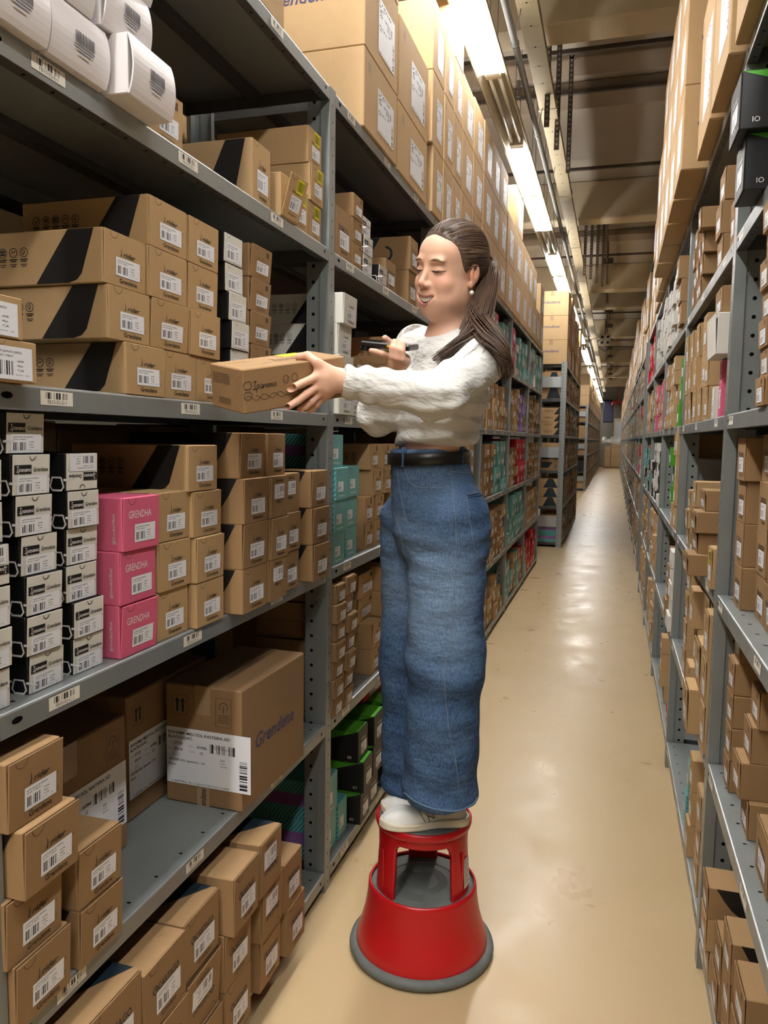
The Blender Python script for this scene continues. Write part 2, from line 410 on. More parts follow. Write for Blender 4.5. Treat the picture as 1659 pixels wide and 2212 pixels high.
def loc_label_mesh(txt):
    if txt in _loc: return _loc[txt]
    b = MB(); w_, h_ = .078, .023
    b.add([(0, 0, 0), (0, w_, 0), (0, w_, h_), (0, 0, h_)], [(0, 1, 2, 3)], 'loc', [((0, 0), (1, 0), (1, 1), (0, 1))])
    if txt:
        T = Matrix(((0, -1, 0, .0004), (1, 0, 0, w_/2), (0, 0, 1, .0055), (0, 0, 0, 1)))
        b.text(txt, .0092, (0, 0, 0), 'ink_grey', T)
    _loc[txt] = b.mesh('location_label'); return _loc[txt]
_posts = {}; _shelves = {}
def rack(label, side, xf, ys, zs, D, code=None, brace=None, top=None, z_first=0, label_until=99):
    """side -1: stands left of the aisle (depth towards -x)"""
    root = bpy.data.objects.new('shelving_rack', None); C.objects.link(root); root.location = (xf, ys[0], 0)
    tag(root, label, 'shelving rack')
    H = top or zs[-1]+.004
    R = (0, 0, 0) if side < 0 else (0, 0, PI)
    def place(o, x, y, z, W=0):
        o.location = (x if side < 0 else -x, y-ys[0]+(0 if side < 0 else W), z); o.rotation_euler = R
    for i, y in enumerate(ys):
        for back in (0, 1):
            key = (round(H, 3), back, side)
            if key not in _posts: _posts[key] = post_mesh(H, back if side < 0 else 1-back)
            o = ob('post', _posts[key], root)
            if back: o.scale = (-1, 1, 1); place(o, -D if side < 0 else -D, y, 0, .051)
            else: place(o, 0, y, 0, .051)
        if brace:
            for zb in brace:
                if (D, zb) not in _shelves:
                    _shelves[(D, zb)] = MB().cbox(-D+.02, -.034, 0, .002, 0, .15, .0005, 'galv').box(-D+.02, -.034, 0, .012, .15, .152, 'galv').mesh('side_brace')
                bm_ = _shelves[(D, zb)]
                o = ob('side_brace', bm_, root); place(o, 0, y+.02, zb, .01)
    letters = 'ABCDEF'
    for i in range(len(ys)-1):
        a, b_ = ys[i]+.055, ys[i+1]-.004; W = round(b_-a, 3)
        for j, z in enumerate(zs):
            if (W, D) not in _shelves: _shelves[(W, D)] = shelf_mesh(W, D)
            s = ob('shelf', _shelves[(W, D)], root); place(s, 0, a, z, W)
            if ys[i] < label_until:
                for q, fr in enumerate((.103, .403, .723) if side < 0 else (.06, .46, .88)):
                    big = code is not None and i < 2
                    lm = loc_label_mesh('%s-%s-%s-%d' % (code, ('02', '04')[i] if i < 2 else '06', letters[j], q+1) if big else None)
                    l = ob('location_label', lm, s); l.location = (.0008, W*fr-.039, -.030)
            if code and i == 0:
                T = Matrix(((0, -1, 0, .0006), (1, 0, 0, 0), (0, 0, 1, 0), (0, 0, 0, 1)))
                e = ob('embossed_name', MB().text('META', .014, (0, 0, 0), 'galv', T), s); e.location = (0, W*.51, -.018)
    return root
LY1 = [.89, 2.363, 3.86, 5.38, 6.88, 8.38, 9.888]
RY1 = [.86, 2.342, 3.824, 5.34, 6.83, 8.33]
XLF, XRF = -.886, .295
LD, RD = .5, .5
rack('grey steel shelving along the left of the aisle beside the woman', -1, XLF, LY1, LZ, LD, 'FB10')
XL2, XL3, XR2, XR3 = -.682, -.80, .315, .33
LY2 = [11.42+1.5*i for i in range(4)]
LY3 = [24.9+1.5*i for i in range(15)]
RY2 = [9.7+1.5*i for i in range(10)]; RY3 = [24.6+1.5*i for i in range(15)]
BR = (.30, 1.30, 2.30)
rack('second grey steel shelving run on the left, past the cross aisle', -1, XL2, LY2, LZ, .44, None, BR, 2.66, label_until=0)
rack('farthest grey steel shelving run on the left', -1, XL3, LY3, LZ, .44, None, BR, 2.66, label_until=0)
rack('grey steel shelving along the right edge of the aisle', 1, XRF, RY1, RZ, RD, None, (.27, 1.32), None, label_until=7)
rack('second grey steel shelving run on the right', 1, XR2, RY2, RZ, RD, None, BR, 2.7, label_until=0)
rack('farthest grey steel shelving run on the right', 1, XR3, RY3, RZ, RD, None, None, 2.7, label_until=0)
# ---------------------------------------------------------------- lamps, tray, pipes
def lamp_mesh(lit):
    b = MB(); L = 1.24
    prof = [(-.095, 0), (-.085, .004), (-.05, .075), (-.05, .078), (.05, .078), (.05, .075), (.085, .004), (.095, 0)]
    outer = [(-.097, -.001), (-.097, .02), (-.06, .105), (.06, .105), (.097, .02), (.097, -.001)]
    for pr_ in (prof, outer):
        vs = [(x, y, z) for y in (0, L) for x, z in pr_]; n = len(pr_)
        b.add(vs, [(i, i+1, n+i+1, n+i) for i in range(n-1)], 'lampbody')
    for y in (0, L-.05):
        b.box(-.05, .05, y, y+.05, .012, .076, 'lampbody')
    return b.mesh('housing')
_lh = lamp_mesh(1)
_lt = MB().tube([(0, .03, 0), (0, 1.21, 0)], .013, 'tube', 10).mesh('tube', True)
_le = MB().cbox(-.012, .012, 0, .03, -.02, .03, .003, 'lampbody').mesh('lamp_holder')
_lp = MB().box(-.078, .078, .03, 1.19, 0, .012, 'glowA').mesh('lit_panel'); _lpb = MB().box(-.078, .078, .03, 1.19, 0, .012, 'glowB').mesh('lit_panel')
OR2 = ['first', 'second', 'third', 'fourth', 'fifth', 'sixth', 'seventh', 'eighth', 'ninth', 'tenth', 'eleventh', 'twelfth', 'thirteenth', 'fourteenth', 'fifteenth', 'sixteenth', 'seventeenth', 'eighteenth', 'nineteenth', 'twentieth', 'twenty-first', 'twenty-second', 'twenty-third', 'twenty-fourth']
_lu = MB().box(-.03, .03, .03, 1.19, 0, .004, 'glowU').mesh('added_uplight'); _lw = MB().tube([(0, 0, 0), (0, 0, ZC-LAMP_Z-.105)], .0025, 'rail', 5).mesh('hanger_wire')  # added glow panel on the housing top, lights the ceiling
n_lit = n_un = 0
for y, on in LAMPS_A:
    o = ob('strip_lamp', _lh, None, (ROW_A, y+.005, LAMP_Z))
    far = y > 12
    if on: ob('added_uplight', _lu, o, (0, .02, .107))
    for yy in (.15, 1.1): ob('hanger_wire', _lw, o, (0, yy, .105))
    if on and far: n_lit += 1
    elif far: n_un += 1
    lab = None
    if y < 2.6: lab = 'lit strip lamp above the left shelves, %s behind the visible ones' % ['sixth', 'fifth', 'fourth', 'third', 'second', 'first'][LAMPS_A.index((y, on))]
    else:
        nm = {3.82: 'lit strip lamp nearest the camera, cut by the top edge', 5.07: 'unlit strip lamp showing two bare tubes, nearest unlit one', 6.32: 'lit strip lamp straight after the nearest unlit lamp',
              7.58: 'lit strip lamp joined end to end behind another lit one', 8.84: 'second unlit strip lamp, between two lit ones', 9.96: 'lit strip lamp ending just above the far carton stack'}
        lab = nm.get(y) or ('lit strip lamp, %s beyond the far carton stack' % OR2[n_lit-1] if on else 'unlit strip lamp, %s beyond the far carton stack' % OR2[n_un-1])
    tag(o, lab, 'lamp', 'strip lamps in a row over the left shelves')
    if on: ob('lit_panel', _lp, o, (0, .02, .006))
    for sx in (-.03, .03):
        if not on: ob('fluorescent_tube', _lt, o, (sx, 0, .035))
        for yy in (.02, 1.19): ob('lamp_holder', _le, o, (sx, yy, .035))
for n_, y in enumerate([q[0] for q in LAMPS_B]):
    o = tag(ob('strip_lamp', _lh, None, (ROW_B, y+.005, LAMP_Z)), 'strip lamp above the right shelves, %s one behind the camera' % ['fourth', 'third', 'second', 'first'][n_], 'lamp', 'strip lamps behind the camera')
    ob('lit_panel', _lpb, o, (0, .02, .006))
    for yy in (.15, 1.1): ob('hanger_wire', _lw, o, (0, yy, .105))
t = bpy.data.objects.new('cable_tray', None); C.objects.link(t); t.location = (-.62, 1.95, 4.2)
tag(t, 'long beige perforated metal cable tray under the ceiling', 'cable tray')
b = MB(); W2 = .065; L = 2.35
b.box(-W2, W2, .01, L-.01, 0, .002, 'tray').box(-W2, -W2+.002, .01, L-.01, .002, .06, 'tray').box(W2-.002, W2, .01, L-.01, .002, .06, 'tray')
b.box(-W2-.008, W2+.008, -.02, .01, -.004, .064, 'tray')
for i in range(8):
    y = .18+i*.28; b.disc((0, y, -.0006), .008, (0, 0, -1), 'hole', 8)
    for dx, dy in ((-.03, .012), (-.045, 0), (-.02, 0), (.03, .012), (.045, 0), (.02, 0)): b.disc((dx, y+dy, -.0006), .0035, (0, 0, -1), 'hole', 5)
tm = b.mesh('tray_section')
for i in range(18): ob('tray_section', tm, t, (0, i*L, 0))
p = bpy.data.objects.new('conduit_pipe', None); C.objects.link(p); p.location = (-.69, 1, 4.0)
tag(p, 'grey conduit pipe running beside the row of strip lamps', 'pipe')
M['pipe'] = plain('grey_pipe_paint', sr(150, 148, 142), .6, 0, .05)
ob('pipe', MB().tube([(0, 0, 0), (0, 44, 0)], .021, 'pipe', 12).mesh('pipe', True), p)
cm = MB().lathe([(.024, -.008), (.027, -.008), (.027, .008), (.024, .008)], 'galv', 14, Matrix.Rotation(PI/2, 4, 'X')).tube([(0, 0, .02), (.03, 0, .2)], .004, 'galv', 6).mesh('pipe_clip', True)
for y in (1.2, 2.7, 4.1, 5.6, 7.0, 9.4, 11.8, 14.2, 17, 20): ob('pipe_clip', cm, p, (0, y, 0))
tag(ob('sprinkler_head', MB().tube([(0, 0, 0), (0, 0, .06)], .012, 'galv', 10).tube([(0, 0, -.05), (0, 0, 0)], .007, 'galv', 8).lathe([(0, -.052), (.016, -.05), (.016, -.046), (0, -.046)], 'galv', 12).box(-.01, .05, -.006, .006, .02, .034, 'galv'), None, (-.745, 5.75, 4.0)),
    'small chrome sprinkler head by the unlit lamp', 'sprinkler')
sp = MB().box(-.02, .02, 0, .02, 0, 1.04, 'rail')
for i in range(24): sp.box(-.008, .008, -.0008, 0, .03+i*.042, .05+i*.042, 'galv')
sm = sp.mesh('perforated_strut')
n_s = 0
for (x, y) in ((-.60, 6.35), (-.56, 6.85), (-.50, 7.45), (-.52, 12.0), (-.44, 12.3), (-.36, 12.6), (-.28, 12.9)):
    near = y < 9
    tag(ob('perforated_strut', sm, None, (x, y, 3.96)), {(-.60, 6.35): 'dark perforated hanger strut closest to the cable tray', (-.56, 6.85): 'middle of the three dark perforated hanger struts', (-.50, 7.45): 'rightmost of the three near perforated hanger struts'}.get((x, y), 'dark perforated hanger strut behind the second cream beam, %s from the tray' % {-.52: 'first', -.44: 'second', -.36: 'third', -.28: 'fourth'}.get(x)), 'strut', 'perforated hanger struts')
g = bpy.data.objects.new('ceiling_pipe', None); C.objects.link(g); g.location = (-.22, 11.5, 4.62)
tag(g, 'dark thin pipe running along the middle of the ceiling', 'pipe')
ob('pipe', MB().tube([(0, 0, 0), (-.1, 12, 0), (-.3, 34, 0)], .018, 'rail', 8).mesh('pipe', True), g)
br = MB().box(-.09, .09, -.02, .02, -.05, .05, 'rail').box(-.01, .01, -.01, .01, .05, .38, 'rail').mesh('bracket')
for i in range(12): ob('bracket', br, g, (-.008*i, .1+i*2.6, 0))
g = bpy.data.objects.new('painted_rail', None); C.objects.link(g); g.location = (.50, 10.5, 4.25)
tag(g, 'cream and teal painted rail above the right shelves', 'rail')
ob('rail_beam', MB().cbox(-.03, .2, 0, 34, .05, .16, .01, 'beam'), g)
M['tealpaint'] = plain('teal_paint', sr(52, 108, 108), .5)
for yy in (1, 6, 12, 18, 24, 30): ob('rail_hanger', MB().box(.06, .09, yy, yy+.03, .16, .75, 'rail'), g)
ob('rail_flange', MB().cbox(-.05, .1, 0, 34, 0, .05, .005, 'tealpaint'), g)
j = bpy.data.objects.new('socket_cluster', None); C.objects.link(j); j.location = (-.33, 21, 4.12)
tag(j, 'grey power socket cluster with wires hanging from the ceiling', 'socket box')
ob('socket_box', MB().cbox(-.14, .14, -.1, .1, -.14, .14, .02, 'lampbody').disc((-.07, -.101, .07), .035, (0, -1, 0), 'navy', 12).disc((.07, -.101, .07), .035, (0, -1, 0), 'navy', 12).disc((-.07, -.101, -.07), .035, (0, -1, 0), 'navy', 12).disc((.07, -.101, -.07), .035, (0, -1, 0), 'navy', 12), j)
ob('wire', MB().tube([(.03*math.sin(i*1.3)+.12*math.cos(i*.9), .04*math.sin(i), -.14-.05*abs(math.sin(i*.8))*4+.03*i) for i in range(14)], .008, 'rail', 5).tube([(-.1, 0, .1), (-.35, 0, .02), (-.5, .3, .15), (-.4, .8, .4)], .008, 'rail', 5).tube([(0, 0, .14), (0, 0, .5)], .012, 'rail', 6), j)
# ---------------------------------------------------------------- printed boxes
FR = Matrix.Identity(4)
def T_front(dz=0): return Matrix.Identity(4)
def T_side(w, sgn):        # plane on the box side facing sgn*X', x' runs so that text reads correctly from outside
    if sgn < 0: return Matrix(((0, 1, 0, -w/2-.0006), (-1, 0, 0, 0), (0, 0, 1, 0), (0, 0, 0, 1)))     # right = -Y'
    return Matrix(((0, -1, 0, w/2+.0006), (1, 0, 0, 0), (0, 0, 1, 0), (0, 0, 0, 1)))                   # right = +Y'
def fin_logo(b, x, z, s, m='ink', T=None):
    pts = [(-.10, 1.35), (.02, .95), (.16, .45), (.14, .0), (.04, -.28), (-.30, -.30), (-.02, .02), (.03, .4), (-.02, .85)]
    return b.add([(x+p[0]*s, -.0007, z+p[1]*s) for p in pts], [(0, 1, 8), (1, 2, 7, 8), (2, 3, 6, 7), (3, 4, 5, 6)], m, None, T)
SCRIPT = {'I': [[(0, 1), (.5, 1.02)], [(.27, 1), (.22, .02)], [(-.05, 0), (.5, .02)]], 'p': [[(.02, .55), (-.08, -.45)], [(0, .4), (.2, .6), (.36, .42), (.24, .12), (0, .08)]],
          'a': [[(.38, .5), (.16, .55), (.02, .25), (.14, .02), (.34, .2), (.4, .5), (.38, .1), (.52, .05)]], 'n': [[(.0, .5), (.04, .02)], [(.04, .3), (.2, .55), (.32, .45), (.34, .08), (.46, .1)]],
          'e': [[(.02, .28), (.3, .34), (.3, .52), (.12, .52), (.02, .22), (.16, .02), (.42, .14)]], 'm': [[(0, .5), (.03, .03)], [(.03, .3), (.16, .54), (.24, .4), (.24, .05)], [(.24, .3), (.4, .54), (.5, .4), (.52, .06), (.62, .1)]]}
def script(b, x, z, s, wd, m, T=None, y=-.0008):
    cx = x
    for ch, ad in (('I', .62), ('p', .45), ('a', .55), ('n', .5), ('e', .46), ('m', .66), ('a', .5)):
        for st in SCRIPT[ch]: b.stroke([(cx+p[0]*s+.12*p[1]*s, z+p[1]*s) for p in st], wd, y, m, T)
        cx += ad*s
    return b
def icons(b, x, z, r, n, m, T, step=None, y=-.0002):
    for i in range(n):
        cx = x+i*(step or r*3.1)
        b.ring(cx, z, r, r*.16, y, m, T, 14)
        k = i % 5
        if k == 0: b.stroke([(cx-r*.5, z), (cx-r*.1, z-r*.45), (cx+r*.55, z+r*.5)], r*.24, y, m, T)
        elif k == 1: b.poly([(cx-r*.45, z-r*.5), (cx-r*.1, z-r*.5), (cx-r*.1, z+r*.5), (cx-r*.45, z+r*.5)], y, m, T).poly([(cx+r*.1, z-r*.5), (cx+r*.45, z-r*.5), (cx+r*.45, z+r*.5), (cx+r*.1, z+r*.5)], y, m, T)
        elif k == 2: b.stroke([(cx-r*.6, z-r*.4), (cx-r*.6, z+r*.4), (cx+r*.6, z+r*.4), (cx+r*.6, z-r*.4)], r*.3, y, m, T, True).ring(cx, z, r*.2, r*.2, y, m, T, 8)
        elif k == 3: b.stroke([(cx-r*.5, z-r*.2), (cx-r*.1, z+r*.3), (cx+r*.2, z), (cx+r*.5, z+r*.4)], r*.2, y, m, T)
        else: b.ring(cx-r*.1, z+r*.1, r*.4, r*.14, y, m, T, 8).stroke([(cx-r*.2, z-r*.6), (cx+r*.1, z)], r*.16, y, m, T)
        for j, (wd, dz) in enumerate(((1.5, 1.5), (1.1, 1.9), (1.3, 2.6), (.9, 3.0))):
            hh = .12 if j < 2 else .08
            b.poly([(cx-r*wd/2*1.4, z-r*(dz+hh)), (cx+r*wd/2*1.4, z-r*(dz+hh)), (cx+r*wd/2*1.4, z-r*(dz-hh)), (cx-r*wd/2*1.4, z-r*(dz-hh))], y, m, T)
    return b
def vegan(b, x, z, r, T, m='ink_faint'):
    b.ring(x, z, r, r*.1, -.0002, m, T, 16); b.ring(x-r*.1, z+r*.35, r*.38, r*.12, -.0002, m, T, 10)
    b.stroke([(x-r*.3, z), (x, z-r*.6), (x+r*.4, z+r*.1)], r*.14, -.0002, m, T); b.text('Vegan', r*.75, (x+r*.7, z-r*.5, -.0002), m, T, .3)
    return b
# per look: colours of body, flap, print on the flap and on the sides
_bm = {}
def body_mesh(ty, w_, d, h):
    k = ('b', ty, w_, d, h)
    if k in _bm: return _bm[k]
    b = MB(); m = {'rider': 'kraft', 'rider2': 'kraft2', 'kids': 'black_card', 'pink': 'pink', 'cartago': 'kraft2', 'cartnavy': 'kraft2', 'teal': 'teal', 'green': 'black_card', 'plain': 'kraft', 'plain2': 'kraft2',
                   'whiterider': 'white_card', 'white': 'white_card', 'zaxy': 'kraft', 'pill': 'gloss_white', 'carton': 'carton', 'cartonB': 'carton_dark', 'red': 'red', 'purple': 'purple', 'lime': 'lime', 'yel': 'kraft', 'vegan': 'kraft2', 'tree': 'kraft', 'bigwhite': 'white_card', 'slim': 'kraft', 'strip': 'kraft2', 'gfront': 'green', 'tall': 'kraft', 'kidsw': 'black_card'}[ty]
    b.cbox(-w_/2, w_/2, .0026, d, 0, h, .0018 if ty not in ('carton', 'cartonB') else .004, m)
    if ty in ('carton', 'cartonB'):
        b.box(-w_/2-.0004, w_/2+.0004, d*.5-.024, d*.5+.024, h, h+.0006, 'tape')
        for s in (-1, 1): b.box(s*w_/2-.0006, s*w_/2+.0006, d*.5-.024, d*.5+.024, h*.8, h, 'tape')
    if ty == 'cartnavy': b.add([(-w_/2+.001, .12, h+.0008), (w_/2-.001, .016, h+.0008), (w_/2-.001, d, h+.0008), (-w_/2+.001, d, h+.0008)], [(0, 1, 2, 3)], 'navy')
    if ty in ('green',):
        b.box(-w_/2+.001, w_/2-.001, .004, d-.001, h, h+.0008, 'green')
    _bm[k] = b.mesh('box_body'); return _bm[k]
def flap_mesh(ty, w_, h):
    k = ('f', ty, w_, h)
    if k in _bm: return _bm[k]
    b = MB(); m = {'rider': 'kraft', 'rider2': 'kraft2', 'kids': 'white_card', 'pink': 'pink', 'cartago': 'kraft2', 'cartnavy': 'kraft2', 'teal': 'teal_front', 'green': 'black_card', 'plain': 'kraft', 'plain2': 'kraft2', 'whiterider': 'white_card',
                   'white': 'white_card', 'zaxy': 'kraft', 'pill': 'gloss_white', 'red': 'red', 'purple': 'purple', 'lime': 'lime', 'yel': 'kraft', 'vegan': 'kraft2', 'tree': 'kraft', 'bigwhite': 'white_card', 'slim': 'kraft', 'strip': 'kraft2', 'gfront': 'black_card', 'tall': 'kraft', 'kidsw': 'white_card'}[ty]
    x0, x1, z0, z1 = -w_/2+.0008, w_/2-.0008, -h/2+.0006, h/2-.0010
    if ty == 'pill':
        n = 10; vs = []; bul = .010
        for i in range(n+1):
            tt = i/n; z = z0+(z1-z0)*tt; y = -bul*math.sin(PI*tt)**.8
            vs += [(x0, y, z), (x1, y, z), (x0, y+.003, z), (x1, y+.003, z)]
        fs = []
        for i in range(n):
            a = 4*i; fs += [(a, a+1, a+5, a+4), (a, a+4, a+6, a+2), (a+1, a+3, a+7, a+5)]
        b.add(vs, fs, m)
    else:
        b.cbox(x0, x1, 0, .0022, z0, z1, .0006, m)
        # die-cut thumb notch
        cx = x0+(x1-x0)*(.22 if ty not in ('kids', 'white') else .52)
        rr = min(w_, h)*.12
        b.ring(cx, z1-.001, rr, rr*.10, -.0003, 'ink_faint' if m != 'white_card' else 'ink_grey', None, 10, PI*1.02, PI*1.98)
    _bm[k] = b.mesh('front_flap'); return _bm[k]
def print_mesh(ty, w_, h):
    k = ('p', ty, w_, h)
    if k in _bm: return _bm[k]
    b = MB(); T = None; y = -.0006
    if ty in ('rider', 'rider2', 'whiterider', 'tree'):
        b.text('rider', h*.125, (w_*.085, h*.125, y), 'ink', T, .3, .016, w_*.30); fin_logo(b, -w_*.115, h*.105, h*.115)
        b.text('Grendene', h*.125, (w_*.06, -h*.375, y), 'ink', T, 0, .008, w_*.42)
        b.stroke([(w_*.37, h*.02), (w_*.385, h*.02), (w_*.385, -h*.02)], .0009, y, 'ink', T).stroke([(w_*.37, -h*.26), (w_*.385, -h*.26), (w_*.385, -h*.2)], .0009, y, 'ink', T)
    elif ty in ('kids',):
        b.poly([(-w_*.47, h*.02), (-w_*.02, h*.02), (-w_*.02, h*.24), (-w_*.47, h*.24)], y, 'ink', T); script(b, -w_*.42, h*.07, h*.13, h*.014, 'ink_white', T)
        b.text('Grendene', h*.15, (w_*.23, h*.12, y), 'ink', T, 0, .01, w_*.4)
        b.stroke([(w_*.42, -h*.04), (w_*.45, -h*.04), (w_*.45, -h*.1)], .0008, y, 'ink', T)
        b.ring(0, h*.44, h*.09, h*.02, y, 'ink', T, 8, PI, 2*PI)
    elif ty == 'pink':
        b.text('GRENDHA', h*.2, (-w_*.06, h*.18, y), 'ink_white', T, 0, -.004, w_*.62)
        b.stroke([(w_*.3, -h*.02), (w_*.36, -h*.02), (w_*.36, -h*.1)], .0009, y, 'ink_white', T)
    elif ty in ('cartago', 'cartnavy'):
        b.text('CARTAGO', h*.15, (w_*.07, h*.10, y), 'navy', T, 0, .012, w_*.5); b.ring(-w_*.25, h*.10, h*.055, h*.022, y, 'navy', T, 14).stroke([(-w_*.25, h*.10), (-w_*.2, h*.10)], h*.022, y, 'navy', T)
        b.text('Grendene', h*.115, (w_*.06, -h*.36, y), 'navy', T, 0, .004, w_*.36)
    elif ty in ('teal',):
        b.text('Grendene', h*.1, (-w_*.04, -h*.36, y), 'ink_white', T, 0, .006, w_*.5); b.text('Zaxy', h*.16, (-w_*.22, h*.3, y), 'purple', T, .3, 0, w_*.3)
    elif ty in ('green', 'gfront'):
        b.text('Cartago', h*.10, (w_*.05, h*.15, y), 'ink_white', T, .2, 0, w_*.45); b.text('Grendene', h*.08, (w_*.05, -h*.36, y), 'ink_white', T, 0, 0, w_*.3)
    elif ty in ('zaxy',):
        script(b, -w_*.22, h*.1, h*.10, h*.012, 'ink', T); b.text('Grendene', h*.09, (w_*.04, -h*.36, y), 'ink', T, 0, .01, w_*.42)
        b.poly([(w_*.12, h*.22), (w_*.26, h*.22), (w_*.26, h*.44), (w_*.12, h*.44)], y, 'ink_faint', T)
    elif ty in ('slim', 'plain', 'plain2', 'vegan', 'yel', 'strip'):
        b.text('Grendene', h*.07, (w_*.03, -h*.38, y), 'ink_faint', T, 0, .01, w_*.42); b.text('Ipanema', h*.07, (-w_*.05, h*.12, y), 'ink_faint', T, .2, .01, w_*.4)
        b.poly([(w_*.2, h*.25), (w_*.33, h*.25), (w_*.33, h*.40), (w_*.2, h*.40)], y, 'ink_faint', T)
    elif ty == 'red': b.text('Grendene', h*.1, (0, -h*.36, y), 'ink_white', T, 0, .006, w_*.5)
    elif ty == 'purple': b.text('Zaxy', h*.14, (0, h*.25, y), 'ink_white', T, .3, 0, w_*.5)
    elif ty == 'pill':
        for i, (wd, dz) in enumerate(((.34, -.13), (.28, -.17), (.2, -.22))):
            b.poly([(w_*.02-w_*wd/2, h*(dz-.012)), (w_*.02+w_*wd/2, h*(dz-.012)), (w_*.02+w_*wd/2, h*(dz+.012)), (w_*.02-w_*wd/2, h*(dz+.012))], -.0112, 'ink_grey', T)
        rr = random.Random(3); x = -w_*.13
        while x < w_*.19:
            ww = rr.choice((.0012, .002, .003)); b.poly([(x, -h*.09), (x+ww, -h*.09), (x+ww, h*.10), (x, h*.10)], -.0115, 'ink_grey', T); x += ww+rr.choice((.001, .0016))
    if not b.v: b.text('Grendene', h*.1, (0, -h*.36, y), 'ink', T, 0, 0, w_*.4)
    _bm[k] = b.mesh('printed_logo'); return _bm[k]
def side_mesh(ty, w_, d, h, sgn):
    """print on the long side; s = distance behind the front edge"""
    k = ('s', ty, w_, d, h, sgn)
    if k in _bm: return _bm[k]
    b = MB(); T = T_side(w_, sgn)
    # on side sgn<0 'right' is towards the front (x' = -y'); on sgn>0 right is towards the back
    X = (lambda s: -s) if sgn < 0 else (lambda s: s)
    dr = -1 if sgn < 0 else 1
    if ty in ('rider', 'rider2', 'whiterider'):
        a = [(.055, h*.995), (.115, h*.995), (.185, h*.02), (.105, h*.02), (.085, h*.05), (.07, h*.14)] if ty != 'rider2' else [(.020, h*.995), (.30, h*.995), (.30, h*.10), (.115, h*.10), (.082, h*.20), (.058, h*.40), (.040, h*.65)]
        if ty == 'rider': a = [(.020, h*.99), (.075, h*.99), (.145, h*.02), (.075, h*.02), (.058, h*.07), (.047, h*.18)]
        b.poly([(X(p), q) for p, q in a], 0, 'band', T)
        if ty != 'rider2': icons(b, X(.265) if sgn < 0 else X(.145), h*.62, h*.085, 5, 'ink' if ty == 'rider' else 'ink_grey', T, .0235, 0)
    elif ty == 'kids':
        for i in range(3):
            cx = X(.02+i*.05); b.stroke([(cx-.014, h*.12), (cx-.009, h*.36), (cx+.009, h*.36), (cx+.014, h*.12), (cx+.009, -.0+h*.02), (cx-.009, h*.02)], .0035, 0, 'ink_white', T, True)
            b.stroke([(cx+.014, h*.30), (cx+.036, h*.30)], .004, 0, 'ink_white', T)
    elif ty == 'pink':
        b.text('@GrendhaOfficial', .0085, (X(.02), h*.42, 0), 'ink_white', T, 0, 0, h*.55, 1, PI/2)
    elif ty in ('cartago', 'cartnavy'):
        b.poly([(X(.14), h*.99), (X(.30), h*.99), (X(.30), h*.3), (X(.2), h*.3)], 0, 'navy', T); b.ring(X(.115), h*.5, h*.2, h*.07, 0, 'navy', T, 18, PI*1.4, PI*2.5)
        icons(b, X(.1), h*.08, .003, 3, 'ink_faint', T)
    elif ty in ('green', 'gfront'):
        b.poly([(X(.006), h*.99), (X(.28), h*.99), (X(.28), h*.25)], 0, 'green', T) if ty == 'green' else b.poly([(X(.0), h*.0), (X(.0), h), (X(.26), h), (X(.26), 0)], 0, 'green', T)
        b.text('IO', .016, (X(.035), h*.16, .0003), 'ink_white', T)
    elif ty in ('vegan', 'slim', 'plain2', 'strip'):
        vegan(b, X(.085), h*.55, min(.02, h*.2), T); b.poly([(X(.07), h*.2), (X(.12), h*.2), (X(.12), h*.27), (X(.07), h*.27)], 0, 'ink_faint', T)
    elif ty in ('zaxy', 'plain'):
        icons(b, X(.10), h*.6, h*.09, 2, 'ink_faint', T, .03); 
    elif ty == 'carton' or ty == 'cartonB':
        b.text('Grendene', h*.17, (X(.25 if sgn < 0 else .185), h*.55, 0), 'ink_blue', T, .25, .014, .26)
        b.ring(X(.25 if sgn < 0 else .185)+.142, h*.62, .007, .0014, 0, 'ink_blue', T, 10)
    elif ty == 'tree':
        b.poly([(X(.16)-.035, h*.99), (X(.16)+.035, h*.99), (X(.16)+.10, h*.02), (X(.16)-.10, h*.02)], 0, 'navy', T)
    _bm[k] = b.mesh('side_print') if b.v else None; return _bm[k]
_st = {}
def sticker_mesh(w_, h_, m='sticker'):
    k = (round(w_, 4), round(h_, 4), m)
    if k not in _st: _st[k] = MB().quad([(-w_/2, 0, -h_/2), (w_/2, 0, -h_/2), (w_/2, 0, h_/2), (-w_/2, 0, h_/2)], m).mesh('barcode_label')
    return _st[k]
LOOK = {'rider': 'kraft shoebox with black swoosh', 'rider2': 'brown shoebox with black top panel', 'kids': 'white-fronted black shoebox', 'pink': 'pink shoebox', 'cartago': 'kraft boot box', 'cartnavy': 'kraft box with navy lid',
        'teal': 'teal striped shoebox', 'green': 'black and green shoebox', 'gfront': 'green shoebox', 'plain': 'plain kraft box', 'plain2': 'plain brown box', 'whiterider': 'white shoebox with black swoosh', 'white': 'small white shoebox', 'zaxy': 'small kraft shoebox',
        'pill': 'glossy white curved box', 'carton': 'large shipping carton', 'cartonB': 'brown shipping carton', 'red': 'red box', 'purple': 'lilac box', 'lime': 'lime box', 'yel': 'kraft box with yellow sticker', 'vegan': 'brown shoebox with leaf stamp', 'tree': 'kraft box with navy wedge',
        'bigwhite': 'big white sleeve box', 'slim': 'slim upright kraft box', 'tall': 'kraft box with large white label', 'kidsw': 'small black shoebox with white front', 'strip': 'narrow brown box'}
ORD = ['bottom', 'second', 'third', 'fourth', 'fifth', 'sixth', 'seventh', 'eighth', 'ninth', 'tenth']
n_box = 0
